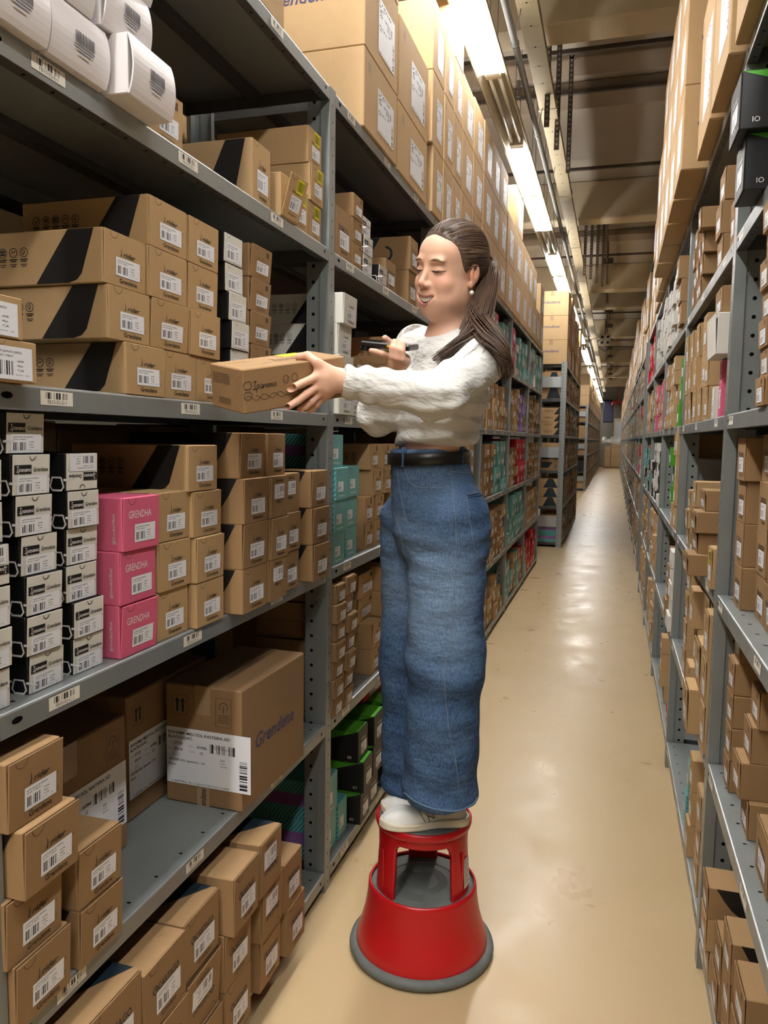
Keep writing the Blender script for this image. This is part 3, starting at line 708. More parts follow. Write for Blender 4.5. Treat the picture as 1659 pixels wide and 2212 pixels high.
def put(side, xf, y0, y1, z0, h, ty, label, group, up=False, ajar=0., yaw=0., d=.30, detail=2, sides=None, lab=None, yellow=False):
    """one box: y0 < y1 along the aisle, xf its front plane"""
    global n_box; n_box += 1
    w_ = round((y1-y0-.0015)/.003)*.003; hh = round((h-.0008)/.002)*.002
    big = ty in ('carton', 'cartonB')
    o = ob('carton' if big else 'shoebox', body_mesh(ty, w_, d, hh))
    o.location = (xf, (y0+y1)/2, z0+.0003); o.rotation_euler = (0, 0, (PI/2 if side < 0 else -PI/2)+yaw)
    tag(o, label, 'carton' if big else 'box', group)
    if big:
        o2 = ob('shipping_sheet', sticker_mesh(min(.24, w_*.50), hh*.56, 'sheet_small'), o, (w_*.13, .0018, hh*.44))
        if detail > 1:
            for s in (-1,) if side < 0 else (1,):
                sm_ = side_mesh(ty, w_, d, hh, s) if not (side < 0 and i_low(y0, z0)) else None
                if sm_ and 'no word' not in group: ob('printed_logo', sm_, o)
            mk = _bm.get(('cm', hh))
            if not mk:
                q = MB(); q.stroke([(-.015, 0), (.015, 0), (.015, .045), (-.015, .045)], .0012, 0, 'ink_blue', None, True)
                for dx in (-.006, .006): q.stroke([(dx, .008), (dx, .036)], .003, 0, 'ink_blue')
                mk = _bm[('cm', hh)] = q.mesh('handling_mark')
            ob('handling_mark', mk, o, (-w_*.36, .0012, hh-.075))
        return o
    if detail > 0:
        f = ob('front_flap', flap_mesh(ty, w_, hh), o)
        a = -ajar
        f.location = (0, .0004-math.sin(ajar)*hh/2, hh/2); f.rotation_euler = (ajar, PI if up else 0, 0) if False else (0, 0, 0)
        f.rotation_euler = (ajar, 0, 0)
        if up: f.rotation_euler = (-ajar, PI, 0)
        if ty != 'bigwhite':
            sw, sh_ = {'teal': (.42, .3), 'kids': (.80, .46), 'white': (.8, .55), 'whiterider': (.56, .36), 'strip': (.62, .5), 'slim': (.55, .30), 'tall': (.84, .78), 'kidsw': (.84, .62)}.get(ty, (.58, .34))
            cx, cz = {'teal': (-.12, -.08), 'kids': (0, -.25), 'pink': (.08, -.18), 'white': (.05, -.12), 'slim': (.08, -.18), 'tall': (-.04, -.06), 'kidsw': (.02, -.12), 'rider': (.05, -.125)}.get(ty, (.06, -.13))
            if ty != 'pill': ob('barcode_label', sticker_mesh(w_*sw, hh*sh_), f, (w_*cx, -.0009, hh*cz))
            if yellow: ob('yellow_sticker', yellow_mesh(), f, (w_*.12, -.0012, hh*.28))
            if detail > 1: ob('printed_logo', print_mesh(ty, w_, hh), f)
    if detail > 1:
        sm_ = side_mesh(ty, w_, d, hh, -1 if side < 0 else 1)
        if sm_: ob('side_print', sm_, o)
    return o
def i_low(y0, z0): return z0 < LZ[5]+.1 and y0 < 4
_ym = []
def yellow_mesh():
    if not _ym:
        q = MB(); q.quad([(-.02, 0, -.018), (.02, 0, -.018), (.02, 0, .018), (-.02, 0, .018)], 'yellow'); rr = random.Random(5); x = -.016
        while x < .015:
            ww = rr.choice((.0012, .002, .003)); q.poly([(x, -.012), (x+ww, -.012), (x+ww, .013), (x, .013)], -.0003, 'yellow_code'); x += ww+rr.choice((.001, .0018))
        _ym.append(q.mesh('yellow_sticker'))
    return _ym[0]
SH = ['lowest', 'second', 'third', 'fourth', 'fifth', 'top']
def stack(side, bay, sh, k, xf, y0, y1, z0, h, n, ty, ups=(), jit=.004, xo=None, ajar=None, d=.30, detail=2, yoff=None, tys=None, yellow=False, extra=''):
    """a stack: n boxes of height h; k = its place on the shelf counted from the camera"""
    if y0 > 3.9 and bay != 'second left run end':
        FAR.append((side, xf, y0, y1-y0, z0, h if not isinstance(h, (list, tuple)) else h[0], n, ty, d)); return
    rr = random.Random(int(y0*1000)+sh*17+side)
    z = z0
    for i in range(n):
        t = (tys[i] if tys else ty); hh = h[i] if isinstance(h, (list, tuple)) else h
        yo = yoff[i] if yoff else 0
        lvl = ORD[i]+(' from bottom' if i else ' of stack') if n > 1 else 'single'
        lab = '%s, %s, stack %s, %s shelf, %s' % (LOOK[t], lvl if n > 1 else 'alone', ('one', 'two', 'three', 'four', 'five', 'six', 'seven', 'eight', 'nine', 'ten', 'eleven', 'twelve')[k], SH[sh], bay)
        j = rr.uniform(-jit, jit)
        aj = (ajar if ajar is not None else (rr.uniform(.0, .035) if rr.random() < .7 else rr.uniform(.03, .07)))
        put(side, xf-side*j*1.2 if not xo else xf+xo[i], y0+yo+j*.5, y1+yo+j*.5, z, hh, t, lab, '%ses on the %s shelf, %s' % ('carton' if t[:6] == 'carton' else 'box', SH[sh], bay) if t[:6] != 'carton' else 'cartons on the %s shelf, %s' % (SH[sh], bay), i in ups, aj, rr.uniform(-.012, .012), d, detail, yellow=yellow)
        z += hh
FAR = []
L1, L2, R0, R1 = 'nearest left bay', 'left bay behind woman', 'nearest right bay', 'second right bay'
A, B_, C_, D_, E_, F_ = LZ
# ---- nearest left bay, third shelf
stack(-1, L1, 2, 0, -.905, .905, .99, C_, .0655, 6, 'kids', (3,))
stack(-1, L1, 2, 1, -.908, 1.038, 1.125, C_, .0665, 7, 'kids', (), yoff=[0, -.012, -.008, -.010, -.026, -.034, -.036], ajar=.05)
stack(-1, L1, 2, 2, -.912, 1.150, 1.236, C_, .0664, 6, 'kids', (5,), yoff=[0, -.004, -.010, -.006, -.012, -.014])
stack(-1, L1, 2, 3, -.889, 1.262, 1.384, C_, .104, 3, 'pink')
stack(-1, L1, 2, 4, -.894, 1.392, 1.512, C_, .1045, 3, 'rider')
stack(-1, L1, 2, 5, -.880, 1.520, 1.648, C_, .103, 4, 'rider', yoff=[0, -.003, -.008, -.025])
stack(-1, L1, 2, 6, -.845, 1.678, 1.815, C_, .110, 4, 'rider2', xo=[0, 0, .004, -.006])
stack(-1, L1, 2, 7, -.845, 1.832, 1.942, C_, .110, 4, 'rider2', (0, 2), xo=[0, .004, .004, -.005])
stack(-1, L1, 2, 8, -.868, 1.968, 2.083, C_, .110, 3, 'rider2', (2,), yoff=[0, .0, .0])
stack(-1, L1, 2, 9, -.848, 2.140, 2.272, C_, .111, 3, 'rider2', ajar=.05)
# fourth shelf
stack(-1, L1, 3, 0, -.862, .925, 1.020, D_, [.0625, .0625], 2, 'tall', ajar=.0, yoff=[0, -.030])
stack(-1, L1, 3, 1, -.890, 1.238, 1.370, D_, .0985, 3, 'rider', yoff=[.046, .003, -.002])
stack(-1, L1, 3, 2, -.890, 1.374, 1.514, D_, .0985, 4, 'rider', yoff=[.042, 0, -.004, 0], ups=())
stack(-1, L1, 3, 3, -.890, 1.520, 1.655, D_, .0985, 4, 'rider', yoff=[.035, .0, 0, 0])
stack(-1, L1, 3, 4, -.890, 1.700, 1.790, D_, .0665, 6, 'kidsw', yoff=[.02, .014, .008, 0, -.006, -.016])
stack(-1, L1, 3, 5, -.892, 1.812, 1.930, D_, [.075, .0, .0, .0][:1]+[.083, .082, .083, .083], 5, 'plain2', ajar=.09, tys=['plain2']*5)
stack(-1, L1, 3, 6, -1.08, 1.62, 1.76, D_, [.14, .14, .12], 3, 'plain2')
# fifth shelf
stack(-1, L1, 4, 0, -.868, .93, 1.068, E_, .098, 2, 'pill', ajar=0, d=.3)
stack(-1, L1, 4, 1, -.868, 1.075, 1.222, E_, .098, 2, 'pill', ajar=0, d=.3, yoff=[0, -.04])
stack(-1, L1, 4, 2, -.835, 1.232, 1.372, E_, [.102, .10, .10], 3, 'pill', ajar=0, xo=[0, -.03, -.03], yoff=[0, -.03, -.02])
stack(-1, L1, 4, 3, -.905, 1.40, 1.52, E_, .105, 1, 'yel')
stack(-1, L1, 4, 4, -.893, 1.845, 1.955, E_, .152, 1, 'rider', ajar=.0)
put(-1, -.880, 1.99, 2.095, E_, .115, 'yel', 'open kraft box tilted on the fifth shelf, yellow sticker, nearest left bay', 'boxes on the fifth shelf, nearest left bay', False, .28, -.06, .28, 2, yellow=True)
stack(-1, L1, 4, 5, -.893, 2.10, 2.20, E_, .116, 1, 'yel', yellow=True)
stack(-1, L1, 4, 6, -.893, 2.215, 2.322, E_, .107, 3, 'yel', yellow=True)
# second shelf
stack(-1, L1, 1, 0, -.874, .946, 1.075, B_, .1125, 4, 'rider2', yoff=[0, -.014, .004, -.012], xo=[0, -.004, .02, .004], ajar=.04)
stack(-1, L1, 1, 1, -.878, 1.100, 1.225, B_, .110, 2, 'rider2', ajar=.04)
# lowest shelf
stack(-1, L1, 0, 0, -.845, 1.045, 1.228, A, .148, 3, 'cartnavy', d=.32)
stack(-1, L1, 0, 1, -.840, 1.235, 1.392, A, .141, 3, 'cartago', d=.32)
stack(-1, L1, 0, 2, -.842, 1.400, 1.556, A, .141, 3, 'cartago', tys=['cartago', 'cartago', 'cartnavy'], ups=(1,), d=.32)
stack(-1, L1, 0, 3, -.838, 1.568, 1.706, A, .145, 3, 'cartago', xo=[0, .0, .022], yoff=[0, .0, .0], d=.32)
stack(-1, L1, 0, 4, -.842, 1.766, 1.896, A, .146, 3, 'cartago', tys=['cartago', 'cartago', 'cartnavy'], ups=(1, 2), yoff=[0, -.01, -.045], xo=[0, .01, .022], d=.32)
stack(-1, L1, 0, 5, -.832, 1.922, 2.050, A, .142, 2, 'cartago', yoff=[0, -.02], d=.32)
# ---- shipping cartons standing on the second shelf
def sheet_big(order):
    b = MB(); w_, h_ = .245, .150
    b.quad([(0, 0, 0), (w_, 0, 0), (w_, 0, h_), (0, 0, h_)], 'sheet'); y = -.0006
    def L(t, s, x, z, m='ink', wd=None):
        v, f, tw, th = text2d(t, 0, .01 if s > .006 else 0); k = s if wd is None else wd/tw
        b.text(t, s, (x+tw*k/2, z, y), m, None, 0, .01 if s > .006 else 0, wd)
    L('IPANEMA MEU SOL RASTEIRA AD', .0105, .006, .136, wd=.180); L('BLACK/LILAC', .0105, .006, .124, wd=.070)
    L('27133', .0105, .022, .108); L('02014', .0105, .022, .092); L('AV906', .0105, .090, .104); L('12', .0105, .100, .089)
    L('PB USE ONLY', .0055, .136, .113); L('EAN (RUN) BOX - LOT', .0055, .136, .107, wd=.066); L('7561', .0075, .158, .078); L('CASES', .005, .158, .070, 'ink_grey'); L('0042/0091', .005, .158, .062)
    L('ORDER NO.: Ipanema - '+order, .0085, .006, .062, wd=.108); L('PB Bade', .0065, .006, .050)
    for x, z, t in ((.006, .108, 'CODE'), (.006, .092, 'RUN'), (.066, .104, 'COLOR'), (.066, .089, 'TOTAL PRS'), (.006, .078, 'BF'), (.006, .070, 'PRS')): L(t, .0035, x, z, 'ink_grey')
    b.stroke([(.020, .066), (.038, .066), (.038, .082), (.020, .082)], .0006, y, 'ink_grey', None, True).stroke([(.020, .074), (.038, .074)], .0006, y, 'ink_grey')
    L('41 42', .0045, .022, .078, 'ink_grey'); L('12', .0045, .025, .070, 'ink_grey')
    return b.mesh('shipping_sheet')
def arrows(b, x, z, T=None):
    b.stroke([(x-.022, z-.026), (x+.022, z-.026), (x+.022, z+.026), (x-.022, z+.026)], .0011, -.0006, 'navy', T, True)
    for dx in (-.008, .008):
        b.stroke([(x+dx, z-.018), (x+dx, z+.008)], .006, -.0006, 'navy', T); b.poly([(x+dx-.007, z+.008), (x+dx+.007, z+.008), (x+dx, z+.019)], -.0006, 'navy', T)
    return b
def big_carton(loc, yaw, w_, d, h, label, order, sheet_at, tapes=True, word=True):
    """front plane faces the camera (-y'), its right side faces the aisle"""
    b = MB().cbox(-w_, 0, 0, d, 0, h, .004, 'carton_dark')
    o = ob('carton', b, None, loc, (0, 0, yaw)); tag(o, label, 'carton', 'brown shipping cartons on the second shelf')
    ob('shipping_sheet', sheet_big(order), o, (sheet_at[0]-w_, -.0012, sheet_at[1]))
    q = MB(); arrows(q, -w_+.045, h-.055)
    q.stroke([(-.072, h-.10), (-.028, h-.10), (-.028, h-.025), (-.072, h-.025)], .0009, -.0006, 'navy', None, True)
    q.ring(-.05, h-.048, .012, .0014, -.0006, 'navy', None, 10, -.6, 3.8).stroke([(-.05, h-.064), (-.05, h-.045)], .0014, -.0006, 'navy')
    for i in range(4): q.stroke([(-.066, h-.070-.006*i), (-.034, h-.070-.006*i)], .0015, -.0006, 'ink_faint')
    ob('handling_mark', q, o)
    ob('packing_tape', MB().box(-w_/2-.022, -w_/2+.022, -.0005, 0, h-.075, h, 'tape').box(-w_/2-.022, -w_/2+.022, -.001, d+.0005, h, h+.0006, 'tape'), o)
    q = MB().box(-w_/2-.018, -w_/2+.018, -.0005, 0, 0, .05, 'tape')
    q.text('endene', .026, (-w_/2, .025, -.0008), 'ink', None, 0, .01, .045, 1, PI/2)
    ob('packing_tape', q, o)
    if word:
        T = Matrix(((0, -1, 0, .0008), (1, 0, 0, 0), (0, 0, 1, 0), (0, 0, 0, 1)))
        q = MB().text('Grendene', .055, (d*.50, h*.50, 0), 'ink_blue', T, .25, .014, .235); q.ring(d*.50+.128, h*.62, .004, .001, 0, 'ink_blue', T, 10)
        ob('printed_logo', q, o)
    return o
big_carton((-.872, 1.722, B_), -.035, .222, .385, .318, 'large brown shipping carton standing right of the empty shelf space', '1st', (.004, .052))
big_carton((-1.112, 1.975, B_), PI/2, .385, .24, .318, 'brown shipping carton set back beside the large carton, middle of three', '2nd', (.004, .055), word=False)
big_carton((-1.052, 1.499, B_), PI/2, .385, .24, .318, 'brown shipping carton partly hidden behind the stacked shoeboxes', '2nd', (.136, .060), word=False)
# ---- second left bay
stack(-1, L2, 5-5+2, 0, -.888, 2.425, 2.545, C_, .1105, 4, 'teal', xo=[0, .004, .010, -.004], yoff=[0, 0, 0, -.012], ajar=0)
stack(-1, L2, 2, 1, -.905, 2.60, 2.728, C_, .1105, 3, 'teal', xo=[0, 0, .008], ajar=0)
stack(-1, L2, 2, 2, -.906, 2.821, 2.938, C_, .102, 4, 'zaxy', yoff=[0, 0, .11, .10], xo=[0, 0, 0, -.01], d=.3)
stack(-1, L2, 2, 3, -.908, 2.958, 3.075, C_, .102, 4, 'zaxy', yoff=[0, 0, .11, .10], d=.3)
stack(-1, L2, 2, 4, -.908, 3.20, 3.32, C_, .102, 4, 'zaxy')
stack(-1, L2, 2, 5, -.908, 3.34, 3.46, C_, .102, 3, 'plain')
stack(-1, L2, 2, 6, -1.14, 2.75, 3.1, C_, [.2, .2], 2, 'plain2', detail=1, d=.24)
stack(-1, L2, 3, 0, -.870, 2.425, 2.560, D_, .098, 4, 'whiterider', xo=[0, .0, -.006, .012], ajar=.03, tys=['whiterider']*4)
stack(-1, L2, 3, 1, -.880, 2.575, 2.705, D_, .098, 1, 'whiterider')
stack(-1, L2, 3, 2, -.900, 2.69, 2.77, D_, .072, 3, 'strip', ajar=.03, yoff=[.02, .02, 0])
stack(-1, L2, 3, 3, -.900, 2.79, 2.87, D_, .072, 3, 'strip', ajar=.03)
stack(-1, L2, 3, 4, -.900, 2.885, 2.965, D_, .072, 3, 'strip', ajar=.03)
stack(-1, L2, 3, 5, -.96, 2.96, 3.20, D_, .11, 2, 'red', ajar=0)
stack(-1, L2, 3, 6, -.93, 3.15, 3.32, D_, .115, 3, 'zaxy', d=.33)
stack(-1, L2, 3, 7, -.93, 3.34, 3.50, D_, .115, 3, 'zaxy', d=.33)
stack(-1, L2, 4, 0, -.889, 2.430, 2.588, E_, .157, 1, 'cartago', ajar=0)
stack(-1, L2, 4, 1, -.889, 2.600, 2.706, E_, .081, 3, 'plain2', xo=[0, 0, .002], ajar=.01)
stack(-1, L2, 4, 2, -.889, 2.712, 2.818, E_, .0665, 3, 'kids', ajar=.02)
stack(-1, L2, 4, 3, -.889, 2.900, 3.008, E_, .067, 1, 'kids')
stack(-1, L2, 4, 4, -.890, 3.012, 3.154, E_, .115, 1, 'cartago')
stack(-1, L2, 4, 5, -.890, 3.384, 3.524, E_, .145, 2, 'cartago', ajar=0, d=.34)
stack(-1, L2, 4, 6, -.890, 3.545, 3.66, E_, .09, 1, 'plain')
rx = random.Random(11)
stack(-1, L2, 1, 0, -.880, 2.425, 2.512, B_, .0655, 7, 'strip', yoff=[0, -.004, .004, 0, .012, -.002, .010], xo=[0, .006, 0, .010, .004, .012, .004], ajar=.06)
stack(-1, L2, 1, 1, -.880, 2.535, 2.622, B_, .067, 7, 'strip', yoff=[0, .0, -.006, .010, .012, -.01, .01], xo=[0, .0, .012, .002, .012, 0, .006], ajar=.08)
stack(-1, L2, 1, 2, -.903, 2.926, 3.050, B_, .105, 2, 'zaxy')
stack(-1, L2, 1, 3, -.950, 2.890, 3.10, B_+.21, .10, 2, 'plain', detail=2)
stack(-1, L2, 1, 4, -.903, 3.075, 3.20, B_, .105, 4, 'zaxy')
stack(-1, L2, 1, 5, -.903, 3.22, 3.35, B_, .105, 3, 'zaxy')
stack(-1, L2, 0, 0, -.915, 2.425, 2.56, A, .140, 2, 'teal', ajar=0, tys=['teal', 'teal'])
stack(-1, L2, 0, 1, -.912, 2.570, 2.668, A, .140, 1, 'teal', ajar=0)
stack(-1, L2, 0, 2, -.872, 2.708, 2.826, A, .122, 3, 'green', ajar=0, xo=[0, .008, -.01], yoff=[0, .012, 0])
stack(-1, L2, 0, 3, -.872, 2.900, 3.030, A, .122, 3, 'green', ajar=0, xo=[-.01, 0, 0], yoff=[-.06, -.03, -.02])
stack(-1, L2, 0, 4, -.872, 3.05, 3.18, A, .122, 3, 'green', ajar=0)
stack(-1, L2, 0, 5, -.96, 3.0, 3.3, A+.370, .05, 1, 'red', ajar=0)
# ---- nearest right bay
stack(1, R0, 2, 0, .324, 2.130, 2.252, RZ[2], .110, 4, 'slim', xo=[0, .0, .0, -.008], yoff=[0, .01, .012, .0], tys=['cartago']*4, ajar=.01)
stack(1, R0, 2, 1, .350, 1.956, 2.076, RZ[2], .112, 4, 'cartago', ajar=.01)
stack(1, R0, 2, 2, .350, 1.80, 1.93, RZ[2], .112, 3, 'cartago')
stack(1, R0, 3, 0, .288, 1.755, 1.852, RZ[3], .060, 7, 'white', tys=['strip']*7, xo=[0, .006, .0, .004, -.004, .006, -.004], ajar=.04)
stack(1, R0, 3, 1, .300, 1.64, 1.74, RZ[3], .060, 6, 'strip')
stack(1, R0, 4, 0, .25, 1.93, 2.07, RZ[4], .12, 2, 'green', ajar=0, xo=[0, -.02], yoff=[0, -.03])
stack(1, R0, 4, 1, .30, 1.78, 1.90, RZ[4], .12, 2, 'gfront', ajar=0)
stack(1, R0, 1, 0, .324, 2.150, 2.250, RZ[1], .087, 5, 'vegan', ajar=.03, xo=[0, 0, 0, 0, .01], yoff=[0, 0, 0, .006, 0])
stack(1, R0, 1, 1, .332, 1.895, 1.998, RZ[1], .088, 4, 'vegan', ajar=.03, xo=[0, -.02, .0, .01], yoff=[0, .02, .02, .0])
stack(1, R0, 1, 2, .332, 1.645, 1.785, RZ[1], .12, 1, 'cartago', ajar=.02)
stack(1, R0, 0, 0, .292, 2.090, 2.200, RZ[0], .088, 3, 'vegan', ajar=.03, xo=[0, -.01, -.01], tys=['plain', 'plain', 'rider2'])
stack(1, R0, 0, 1, .300, 1.945, 2.060, RZ[0], .100, 2, 'vegan', ajar=.03)
stack(1, R0, 0, 2, .298, 1.80, 1.915, RZ[0], .100, 3, 'rider2', ajar=.02, tys=['vegan', 'vegan', 'rider2'])
stack(1, R0, 0, 3, .300, 1.62, 1.75, RZ[0], .100, 3, 'vegan', ajar=.03)
stack(1, R0, 3, 2, .56, 1.9, 2.25, RZ[3], .1, 1, 'bigwhite', ajar=0, d=.2) if False else None
# ---- second right bay
stack(1, R1, 2, 0, .300, 3.345, 3.43, RZ[2], .078, 3, 'plain', ajar=.05)
stack(1, R1, 2, 1, .290, 3.02, 3.12, RZ[2], .095, 3, 'vegan', tys=['vegan', 'vegan', 'yel'], ajar=.03)
stack(1, R1, 2, 2, .270, 2.66, 2.80, RZ[2], .068, 4, 'vegan', ajar=.10, xo=[-.03, 0, -.01, .02], yoff=[-.02, .02, 0, .03])
stack(1, R1, 2, 3, .285, 2.41, 2.50, RZ[2], .120, 1, 'yel', yellow=True)
stack(1, R1, 2, 4, .52, 2.80, 3.10, RZ[2], .21, 1, 'kids', detail=2, d=.2)
stack(1, R1, 3, 0, .297, 3.655, 3.765, RZ[3], .128, 3, 'slim', yoff=[0, .0, 0])
stack(1, R1, 3, 1, .297, 3.49, 3.60, RZ[3], .128, 3, 'slim')
stack(1, R1, 3, 2, .297, 3.24, 3.345, RZ[3], .128, 3, 'slim', yoff=[0, .04, .04])
stack(1, R1, 3, 3, .297, 3.03, 3.15, RZ[3], .128, 3, 'slim')
stack(1, R1, 3, 4, .297, 2.905, 3.015, RZ[3], .117, 3, 'slim', tys=['slim', 'slim', 'slim'])
stack(1, R1, 3, 5, .30, 2.56, 2.62, RZ[3], .17, 1, 'pink', ajar=0)
stack(1, R1, 3, 6, .32, 2.44, 2.53, RZ[3], .098, 1, 'plain2')
stack(1, R1, 3, 7, .30, 2.68, 2.74, RZ[3], .10, 1, 'white')
put(1, .268, 2.44, 2.645, RZ[3]+.175, .118, 'bigwhite', 'big plain white sleeve box sticking out of the fourth right shelf', 'boxes on the fourth shelf, second right bay', False, .05, 0, .33, 2)
stack(1, R1, 3, 8, .28, 2.50, 2.65, RZ[3]+.295, .085, 1, 'vegan')
stack(1, R1, 3, 9, .33, 2.45, 2.56, RZ[3]+.39, .115, 1, 'pink', ajar=0) if False else None
stack(1, R1, 4, 0, .300, 2.725, 2.865, RZ[4], .103, 3, 'vegan', ajar=.02)
stack(1, R1, 4, 1, .292, 3.18, 3.27, RZ[4], .075, 4, 'vegan', ajar=.05, yoff=[.06, .03, 0, -.05], xo=[0, 0, .0, -.02])
stack(1, R1, 4, 2, .292, 3.50, 3.60, RZ[4], .078, 4, 'vegan', ajar=.03)
stack(1, R1, 4, 3, .292, 3.33, 3.42, RZ[4], .078, 3, 'vegan', ajar=.05)
stack(1, R1, 4, 4, .296, 2.41, 2.49, RZ[4], .12, 1, 'vegan', ajar=.02)
stack(1, R1, 1, 0, .285, 2.86, 2.98, RZ[1], .135, 3, 'plain', ajar=0, xo=[0, .02, 0])
stack(1, R1, 1, 1, .285, 2.56, 2.70, RZ[1], .145, 3, 'plain', ajar=.04, xo=[-.03, 0, .02])
stack(1, R1, 1, 2, .300, 3.18, 3.30, RZ[1], .11, 4, 'slim', ajar=.03)
stack(1, R1, 1, 3, .290, 2.40, 2.50, RZ[1], .14, 3, 'plain', ajar=.02)
stack(1, R1, 0, 0, .298, 2.74, 2.84, RZ[0], .115, 3, 'plain', ajar=.0)
stack(1, R1, 0, 1, .300, 2.50, 2.62, RZ[0], .108, 3, 'plain', ajar=.02)
stack(1, R1, 0, 2, .31, 2.98, 3.06, RZ[0], .115, 2, 'teal', ajar=0, yoff=[0, 0])
stack(1, R1, 0, 3, .32, 2.88, 2.95, RZ[0], .16, 1, 'teal', ajar=0)
# ---- third right bay (past the second right post)
R2 = 'third right bay'
stack(1, R2, 3, 0, .30, 4.10, 4.26, RZ[3], .113, 3, 'gfront', ajar=0, xo=[.0, .0, -.012])
for q in range(5): stack(1, R2, 3, 1+q, .298, 4.40+.17*q, 4.53+.17*q, RZ[3], .075, 5, 'slim', ajar=.05)
stack(1, R2, 2, 0, .295, 3.98, 4.09, RZ[2], .12, 4, 'slim'); stack(1, R2, 2, 1, .30, 4.30, 4.42, RZ[2], .10, 4, 'gfront'); stack(1, R2, 2, 2, .30, 4.14, 4.26, RZ[2], .12, 4, 'slim')
stack(1, R2, 1, 0, .292, 3.95, 4.12, RZ[1], .078, 5, 'whiterider', tys=['white']*5); stack(1, R2, 1, 1, .30, 4.3, 4.45, RZ[1], .09, 4, 'vegan')
stack(1, R2, 0, 0, .30, 4.05, 4.16, RZ[0], .075, 1, 'red', ajar=0); stack(1, R2, 0, 1, .30, 4.4, 4.52, RZ[0], .09, 4, 'slim')
stack(1, R2, 4, 0, .27, 3.98, 4.15, RZ[4], .105, 3, 'vegan', ajar=.04, xo=[0, .0, -.03]); stack(1, R2, 4, 1, .30, 4.2, 4.33, RZ[4], .09, 3, 'vegan')
for q in range(4): stack(1, R2, 4, 2+q, .29, 4.5+.19*q, 4.65+.19*q, RZ[4], .07, 5, 'white', ajar=.06)
# ---- left bays beyond the woman
def colr(bay, i, side=-1): return ['fourth', 'fifth', 'sixth', 'seventh'][i]+(' left bay' if side < 0 else ' right bay')
L3 = 'third left bay'
for sh, spec in enumerate([[('vegan', 3, .10)]*6+[('teal', 3, .11)]*3, [('kids', 4, .08), ('vegan', 4, .10)]*4, [('zaxy', 4, .10)]*8, [('zaxy', 4, .09)]*9, [('pink', 3, .12), ('teal', 3, .12)]*4]):
    y = 3.95
    for q, (ty, n, h) in enumerate(spec):
        stack(-1, L3, sh, q, XLF-.01, y, y+.13, LZ[sh], h, n, ty, detail=1 if y < 4.7 else 2); y += .15
SP4 = {0: [('vegan', 3, .12), ('vegan', 3, .09), ('plain', 3, .13), ('plain', 2, .12), ('zaxy', 3, .1), ('plain', 3, .12), ('plain', 2, .12), ('plain', 1, .12)],
       1: [('kids', 4, .09), ('strip', 5, .07), ('zaxy', 4, .10), ('zaxy', 4, .10), ('vegan', 4, .1), ('vegan', 4, .10), ('strip', 5, .07), ('zaxy', 4, .1)],
       2: [('zaxy', 2, .10), ('vegan', 4, .1), ('vegan', 4, .1), ('vegan', 4, .10), ('teal', 4, .105), ('teal', 4, .105), ('teal', 4, .105), ('teal', 4, .105)],
       3: [('white', 6, .065), ('slim', 3, .12), ('slim', 3, .12), ('slim', 3, .12), ('zaxy', 4, .09), ('slim', 2, .12), ('slim', 3, .12), ('zaxy', 2, .10)],
       4: [('teal', 3, .12), ('pink', 3, .11), ('teal', 3, .12), ('pink', 3, .12), ('pink', 2, .11), ('teal', 2, .12), ('teal', 3, .12), ('teal', 3, .12)]}
SP5 = {0: [('teal', 3, .12), ('teal', 3, .12), ('teal', 2, .12), ('plain', 2, .14), ('plain', 3, .12), ('teal', 3, .12), ('plain', 3, .12), ('red', 3, .12)],
       1: [('teal', 3, .11), ('teal', 2, .11), ('teal', 4, .11), ('teal', 4, .11), ('teal', 3, .11), ('teal', 4, .11), ('teal', 4, .11), ('teal', 3, .11)],
       2: [('teal', 3, .1), ('zaxy', 3, .1), ('strip', 4, .09), ('strip', 4, .09), ('red', 4, .11), ('red', 4, .11), ('red', 4, .11), ('red', 4, .11)],
       3: [('slim', 3, .12), ('slim', 3, .11), ('zaxy', 3, .12), ('zaxy', 4, .10), ('purple', 4, .09), ('purple', 4, .09), ('purple', 4, .09), ('slim', 3, .12)],
       4: [('pink', 3, .13), ('pink', 3, .13), ('white', 4, .07), ('teal', 3, .12), ('teal', 3, .12), ('teal', 3, .12), ('teal', 3, .12), ('teal', 3, .12)]}
SP6 = {0: [('teal', 2, .12), ('plain', 2, .14), ('red', 3, .12), ('red', 3, .12), ('red', 4, .11), ('red', 4, .11), ('red', 3, .12), ('red', 3, .12)],
       1: [('zaxy', 3, .12), ('slim', 3, .13), ('plain', 3, .13), ('plain', 3, .13), ('slim', 3, .13), ('plain', 3, .13), ('slim', 3, .13), ('plain', 3, .13)],
       2: [('plain', 4, .1), ('strip', 5, .07), ('strip', 5, .07), ('vegan', 4, .1), ('plain', 4, .1), ('vegan', 4, .1), ('plain', 4, .1), ('vegan', 4, .1)],
       3: [('strip', 5, .07), ('rider2', 4, .1), ('rider2', 4, .1), ('rider2', 4, .1), ('slim', 3, .12), ('rider2', 4, .1), ('slim', 3, .12), ('rider2', 4, .1)],
       4: [('white', 5, .07), ('teal', 3, .13), ('teal', 3, .13), ('white', 5, .07), ('teal', 3, .13), ('teal', 3, .13), ('teal', 3, .13), ('teal', 3, .13)]}
